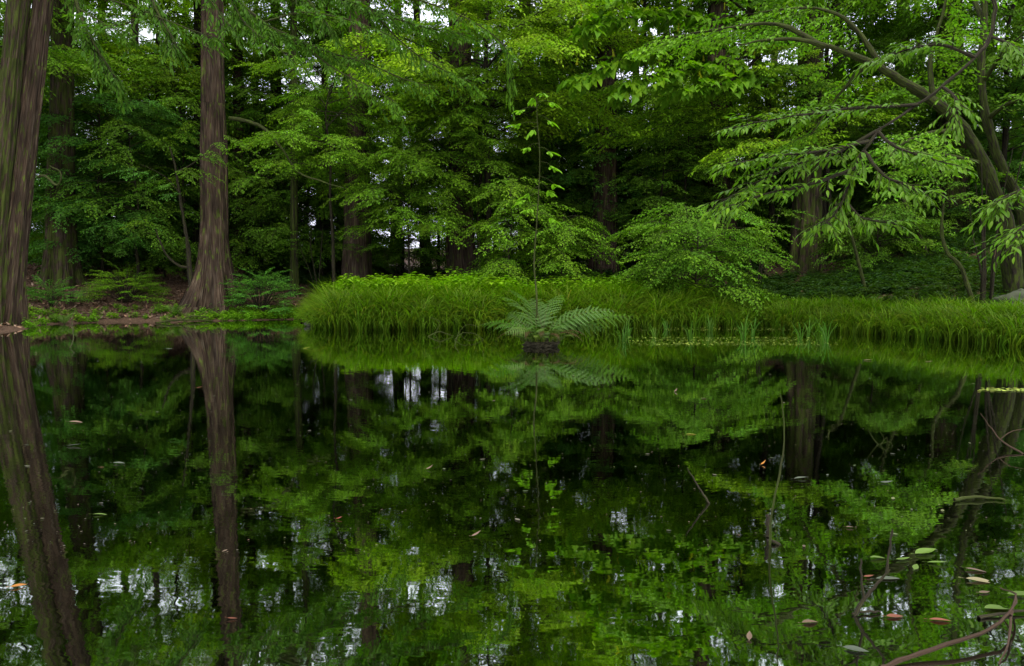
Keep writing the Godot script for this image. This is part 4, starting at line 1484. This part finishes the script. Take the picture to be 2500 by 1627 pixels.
func floating_leaf(label: String, px: float, py: float, l: float, col: Color, turn: float, curl: float) -> void:
	var mb := MB.new()
	l *= 0.62
	mb.leaf_fine(Vector3(-l * 0.5, 0, 0), Vector3.RIGHT, Vector3.UP, l, l * lerpf(0.26, 0.4, absf(sin(px))), curl + 0.12 * sin(px * 1.7), 0.06 + 0.08 * sin(py), col, 0, 7)
	mb.tri(Vector3(-l * 0.72, 0.002, 0.002), Vector3(-l * 0.72, 0.002, -0.002), Vector3(-l * 0.48, 0, 0), col)
	var o := part("floating_leaf", mb.commit(M.dead_leaf), self)
	o.position = on_water(px, py) + Vector3(0, 0.006, 0)
	o.rotation = Vector3(0.12 * sin(px * 3.1), turn, 0.06 * sin(py * 2.3))
	tag(o, label, "leaf", "leaves floating on the pond")

func build_floating() -> void:
	var brown := Color(0.12, 0.04, 0.02)
	var tan_ := Color(0.12, 0.08, 0.05)
	var ochre := Color(0.24, 0.10, 0.015)
	var green := Color(0.06, 0.105, 0.013)
	var grey := Color(0.055, 0.07, 0.045)
	floating_leaf("orange-brown leaf floating right of the forked stick, left one of the pair", 2185, 1508, 0.1, brown, 0.1, -0.05)
	floating_leaf("orange-brown leaf floating right of the forked stick, right one of the pair", 2296, 1517, 0.115, brown * 1.2, -0.15, -0.05)
	floating_leaf("dull brown leaf floating left of the forked stick", 1978, 1522, 0.1, tan_ * 0.7, 0.2, 0.0)
	floating_leaf("yellow-orange leaf floating near the left border", 45, 1434, 0.085, ochre, 0.5, -0.1)
	floating_leaf("small brown leaf floating on the straight cedar's reflection near the bottom", 567, 1513, 0.055, brown * 0.8, 0.1, 0.0)
	floating_leaf("curled tan leaf floating on green reflections in the lower middle", 1162, 1310, 0.075, tan_, 0.5, -0.5)
	floating_leaf("curled tan leaf floating left of the sapling's reflection", 1048, 1147, 0.075, tan_, 0.4, -0.5)
	floating_leaf("small dark red leaf floating in the middle of the pond", 828, 1269, 0.05, Color(0.2, 0.04, 0.03), 0.2, -0.3)
	floating_leaf("small brown leaf floating left of the straight cedar's reflection", 248, 1143, 0.05, brown * 0.8, 0.1, 0.0)
	floating_leaf("pale green leaf floating left of the straight cedar's reflection", 290, 1133, 0.12, grey, 0.1, 0.0)
	floating_leaf("pale green twin leaf floating below the leaning trunks' reflection", 245, 1258, 0.12, green, 0.15, 0.0)
	floating_leaf("bent orange leaf floating beside the stout cedar's reflection", 1863, 1135, 0.08, ochre, 0.6, -0.5)
	floating_leaf("pale leaf floating over the stout cedar's reflection", 1955, 1170, 0.13, grey, 0.1, 0.0)
	floating_leaf("long pale leaf floating right of the stout cedar's reflection", 2165, 1180, 0.12, grey, 0.0, 0.0)
	floating_leaf("yellow-green leaf floating right of the sapling's reflection", 1690, 1061, 0.16, Color(0.3, 0.3, 0.04), 0.05, 0.0)
	floating_leaf("small pinkish leaf floating near the drifting twigs at the right", 2075, 1290, 0.06, tan_, -0.1, 0.0)
	floating_leaf("grey-green oval leaf floating above the orange-brown pair", 2170, 1413, 0.17, grey, 0.1, 0.02)
	floating_leaf("orange leaf end floating beside the grey-green oval leaf", 2121, 1411, 0.07, brown, 0.1, 0.0)
	floating_leaf("bright green leaf, leftmost of the drifting green sprig", 2148, 1365, 0.14, green, 0.1, 0.0)
	floating_leaf("bright green leaf in the middle of the drifting green sprig", 2260, 1352, 0.19, green * 1.2, 0.35, -0.1)
	floating_leaf("bright green leaf, lowest of the drifting green sprig", 2236, 1388, 0.1, green, 0.9, 0.0)
	floating_leaf("green leaf right of the drifting green sprig", 2290, 1378, 0.13, green * 1.1, -0.2, 0.0)
	floating_leaf("green leaf left of the drifting sprig's middle", 2205, 1368, 0.12, green, 0.3, 0.0)
	floating_leaf("brown-edged leaf floating right of the drifting sprig", 2385, 1395, 0.13, tan_ * 0.8, -0.3, -0.05)
	floating_leaf("large dull leaf half sunk right of the drifting sprig", 2400, 1420, 0.2, Color(0.16, 0.14, 0.07), -0.1, 0.0)
	floating_leaf("small brown leaf above the curved brown branch", 2404, 1449, 0.08, tan_ * 0.7, 0.2, 0.0)
	floating_leaf("pale dead leaf floating near the bottom left of the forked stick", 1830, 1560, 0.07, tan_ * 0.8, 1.2, -0.3)
	floating_leaf("long grey leaf floating at the bottom below the forked stick", 2090, 1590, 0.12, grey * 0.8, -0.4, 0.0)
	floating_leaf("wide yellow-green leaf floating at the right border, lower one", 2440, 1486, 0.2, green, 0.2, 0.0)
	floating_leaf("green leaf floating at the very right border", 2490, 1455, 0.15, green * 0.8, 0.0, 0.0)
	floating_leaf("pale leaf floating left of the leaning trunks' reflection", 185, 1032, 0.18, tan_, 0.1, 0.0)
	floating_leaf("narrow pale leaf floating on the reflection of the leaning trunks", 180, 1090, 0.17, grey, 0.05, 0.0)
	floating_leaf("tan leaf floating below the grass's reflection, left one of the right half", 1720, 974, 0.13, tan_, 0.1, 0.0)
	floating_leaf("tan leaf floating below the grass's reflection, farther right one", 2120, 881, 0.22, tan_, 0.0, 0.0)
	floating_leaf("tan leaf floating near the right bank's grass reflection", 2268, 884, 0.2, tan_, 0.0, 0.0)
	floating_leaf("pale upright-curled leaf floating on the slope's dark reflection", 1650, 957, 0.09, tan_, 0.8, -0.6)
	floating_leaf("small red-brown leaf floating in front of the grass island", 1305, 876, 0.11, brown, 0.1, 0.0)
	floating_leaf("pale leaf floating before the left bank", 412, 852, 0.2, grey, 0.1, 0.0)
	floating_leaf("yellow-green ragged leaf floating between bank and grass island", 748, 852, 0.22, Color(0.3, 0.3, 0.05), 0.2, -0.3)
	floating_leaf("small tan leaf floating on the straight cedar's upper reflection", 487, 948, 0.12, brown, 0.2, -0.1)
	# countless specks: seeds, petals and bits of leaf
	var mb := MB.new()
	mb.leaf_fine(Vector3(-0.5, 0, 0), Vector3.RIGHT, Vector3.UP, 1.0, 0.45, -0.05, 0.02, Color.WHITE, 1, 4)
	var bit := mb.commit(M.dead_leaf)
	rng.seed = 1200
	var list := []
	for i in 2200:
		var px := rr(-50, 2550)
		var py := 800.0 + 560.0 * pow(rng.randf(), 2.0)
		var q := on_water(px, py)
		if from_shore(q.x, q.z) > -0.1: continue
		var c := tan_.lerp(grey, rng.randf()).lerp(green, 0.5 * float(rng.randf() < 0.25))
		var s := rr(0.004, 0.014) if rng.randf() < 0.95 else rr(0.018, 0.045)
		list.append([Transform3D(Basis(Vector3.UP, rr(0, TAU)).scaled(Vector3(s, s, s)), q + Vector3(0, 0.004, 0)), c * rr(0.6, 1.2)])
	tag(scatter("floating_specks", bit, list, self), "pale seeds, petals and leaf bits specking the dark water", "debris", "", "stuff")
	list = []
	for i in 900:
		var px := rr(1560, 2000) + rr(-60, 60)
		var py: float = [802.0, 806.0, 826.0, 832.0, 838.0, 842.0][rng.randi() % 6] + rr(-2.0, 2.0)
		var q := on_water(px, py)
		if from_shore(q.x, q.z) > -0.05: continue
		var s := rr(0.02, 0.07)
		list.append([Transform3D(Basis(Vector3.UP, rr(0, TAU)).scaled(Vector3(s, s, s)), q + Vector3(0, 0.007 + rr(0, 0.004), 0)), jitter(Color(0.22, 0.3, 0.04))])
	for i in 120:
		var q := on_water(rr(2390, 2560), 953.0 + rr(-4, 4))
		var s := rr(0.02, 0.06)
		list.append([Transform3D(Basis(Vector3.UP, rr(0, TAU)).scaled(Vector3(s, s, s)), q + Vector3(0, 0.007, 0)), jitter(Color(0.25, 0.32, 0.04))])
	for i in 150:
		var q := on_water(rr(230, 640), rr(798, 815))
		if from_shore(q.x, q.z) > -0.05: continue
		var s := rr(0.012, 0.045)
		list.append([Transform3D(Basis(Vector3.UP, rr(0, TAU)).scaled(Vector3(s, s, s)), q + Vector3(0, 0.007, 0)), jitter(Color(0.13, 0.16, 0.04))])
	tag(scatter("duckweed", bit, list, self), "yellow-green duckweed floating in flat patches before the reeds", "duckweed", "", "stuff")

# a stick given by points on the water: [px, py, height above the water]
func stick(label: String, paths: Array, r0: float, r1: float, look: String) -> void:
	rng.seed = int(paths[0][0][0] * 11.0)
	var base := on_water(paths[0][0][0], paths[0][0][1])
	var t := thing("stick", label, "stick", base, "sticks lying in the pond")
	for i in paths.size():
		var pts := []
		for q in paths[i]: pts.append(on_water(q[0], q[1]) + Vector3(0, q[2], 0) - base)
		var mb := MB.new()
		branch(mb, pts, r0 if i == 0 else r0 * 0.55, r1, 8, r0 * 0.35)
		part("stem" if i == 0 else "side_twig", mb.commit(M[look]), t)

func build_sticks() -> void:
	stick("curved red-brown branch lying in the bottom right corner", [[[2150, 1632, 0.0], [2250, 1610, 0.02], [2370, 1582, 0.035], [2440, 1556, 0.05], [2475, 1520, 0.06], [2480, 1480, 0.04]], [[2465, 1540, 0.05], [2475, 1500, 0.07], [2440, 1470, 0.05]], [[2470, 1530, 0.05], [2462, 1590, 0.02], [2440, 1625, 0.0]]], 0.008, 0.0025, "wood")
	stick("dark forked stick standing out of the water left of the orange-brown leaves", [[[2085, 1503, 0.0], [2110, 1503, 0.06], [2140, 1503, 0.11], [2168, 1503, 0.16]], [[2110, 1503, 0.05], [2100, 1503, 0.12], [2097, 1503, 0.2]], [[2160, 1503, 0.15], [2165, 1503, 0.22], [2172, 1503, 0.3]], [[2080, 1503, 0.006], [2115, 1500, 0.01], [2150, 1499, 0.006]]], 0.008, 0.003, "dark_bark")
	stick("slender pale bare stem standing in the water in the right half", [[[1880, 1330, 0.0], [1884, 1335, 0.18], [1902, 1335, 0.36], [1908, 1335, 0.5], [1896, 1335, 0.66]]], 0.006, 0.002, "bark")
	stick("thin bent twig rising from the water near the right border, above the sprig", [[[2500, 1110, 0.0], [2450, 1098, 0.05], [2420, 1090, 0.12], [2390, 1086, 0.22]], [[2440, 1096, 0.06], [2470, 1096, 0.12], [2510, 1096, 0.14]]], 0.007, 0.002, "wood")
	stick("thin dark twig bent out of the water in the middle of the right half", [[[1732, 1230, 0.0], [1712, 1228, 0.06], [1690, 1226, 0.13], [1676, 1226, 0.18]]], 0.006, 0.002, "dark_bark")
	stick("dark pointed stick lying at the lower right border", [[[2390, 1512, 0.003], [2440, 1505, 0.008], [2510, 1498, 0.012]]], 0.007, 0.004, "dark_bark")
	stick("wiry dry tuft of stalks sticking out of the water below the slope's reflection", [[[2145, 1086, 0.0], [2130, 1086, 0.05], [2118, 1086, 0.11]], [[2150, 1088, 0.0], [2158, 1088, 0.05], [2146, 1088, 0.1]], [[2140, 1088, 0.0], [2170, 1090, 0.03], [2180, 1090, 0.0]], [[2150, 1086, 0.0], [2165, 1086, 0.05], [2166, 1086, 0.02]]], 0.0022, 0.001, "bark")
	stick("dark broken stub standing in the water beside the slender pale stem", [[[1876, 1312, 0.0], [1875, 1312, 0.05], [1873, 1312, 0.1]], [[1876, 1320, 0.0], [1890, 1330, 0.01], [1905, 1330, 0.0]]], 0.012, 0.008, "dark_bark")
	stick("pale thin bare twig arching out of the shallow water by the left bank", [[[170, 852, 0.0], [180, 842, 0.15], [177, 826, 0.3], [178, 816, 0.42]], [[180, 842, 0.12], [174, 832, 0.3]]], 0.012, 0.005, "bark")
	stick("mossy half-sunk stick along the left water's edge", [[[380, 792, 0.03], [430, 789, 0.08], [480, 787, 0.06], [520, 786, 0.03]], [[440, 789, 0.06], [470, 789, 0.2], [510, 788, 0.12]]], 0.035, 0.015, "bark")
	stick("pale driftwood stick between left bank and grass island", [[[735, 786, 0.04], [760, 782, 0.12], [780, 780, 0.2]]], 0.03, 0.015, "wood")
	stick("tangle of dead grey stems in the water left of the fern", [[[1045, 822, 0.0], [1070, 822, 0.1], [1090, 822, 0.06], [1110, 822, 0.0]], [[1060, 815, 0.0], [1075, 815, 0.25], [1050, 815, 0.35]], [[1110, 830, 0.0], [1130, 828, 0.12], [1160, 828, 0.1], [1180, 830, 0.0]], [[1110, 845, 0.0], [1115, 840, 0.1], [1120, 836, 0.2]], [[1120, 812, 0.0], [1140, 812, 0.18], [1170, 812, 0.12]]], 0.012, 0.004, "bark")
	stick("flat grey driftwood piece floating near the right border", [[[2330, 1226, 0.01], [2370, 1222, 0.015], [2420, 1221, 0.012], [2455, 1224, 0.006]]], 0.009, 0.004, "bark")

func _ready() -> void:
	noise.seed = 9
	noise.frequency = 0.02
	build_camera_and_light()
	for q in [[0, 812], [60, 807], [112, 793], [300, 786], [480, 785], [600, 783], [740, 780], [772, 787], [792, 801], [900, 806], [1100, 803], [1300, 801], [1500, 801], [1650, 798], [1850, 798], [2000, 806], [2200, 821], [2350, 833], [2500, 845]]:
		var w := on_water(q[0], q[1])
		shore.append(Vector2(w.x, w.z))
	for q in [[10.2, -11.5], [9.2, -8.6], [7.4, -6.2], [5.6, -3.6], [3.4, -1.4], [2.2, -0.5], [-2.2, -0.5], [-4.2, -2.5], [-7.0, -6.0], [-9.6, -10.0], [-11.8, -13.4]]:
		shore.append(Vector2(q[0], q[1]))
	make_materials()
	print("materials ", Time.get_ticks_msec())
	make_pieces()
	build_ground()
	print("ground ", Time.get_ticks_msec())
	build_cedars()
	print("cedars ", Time.get_ticks_msec())
	build_leafy_trees()
	print("trees ", Time.get_ticks_msec())
	build_undergrowth()
	build_near_trees()
	print("near ", Time.get_ticks_msec())
	build_grass()
	print("grass ", Time.get_ticks_msec())
	build_twigs()
	build_ferns()
	build_floating()
	build_sticks()
	print("done ", Time.get_ticks_msec())
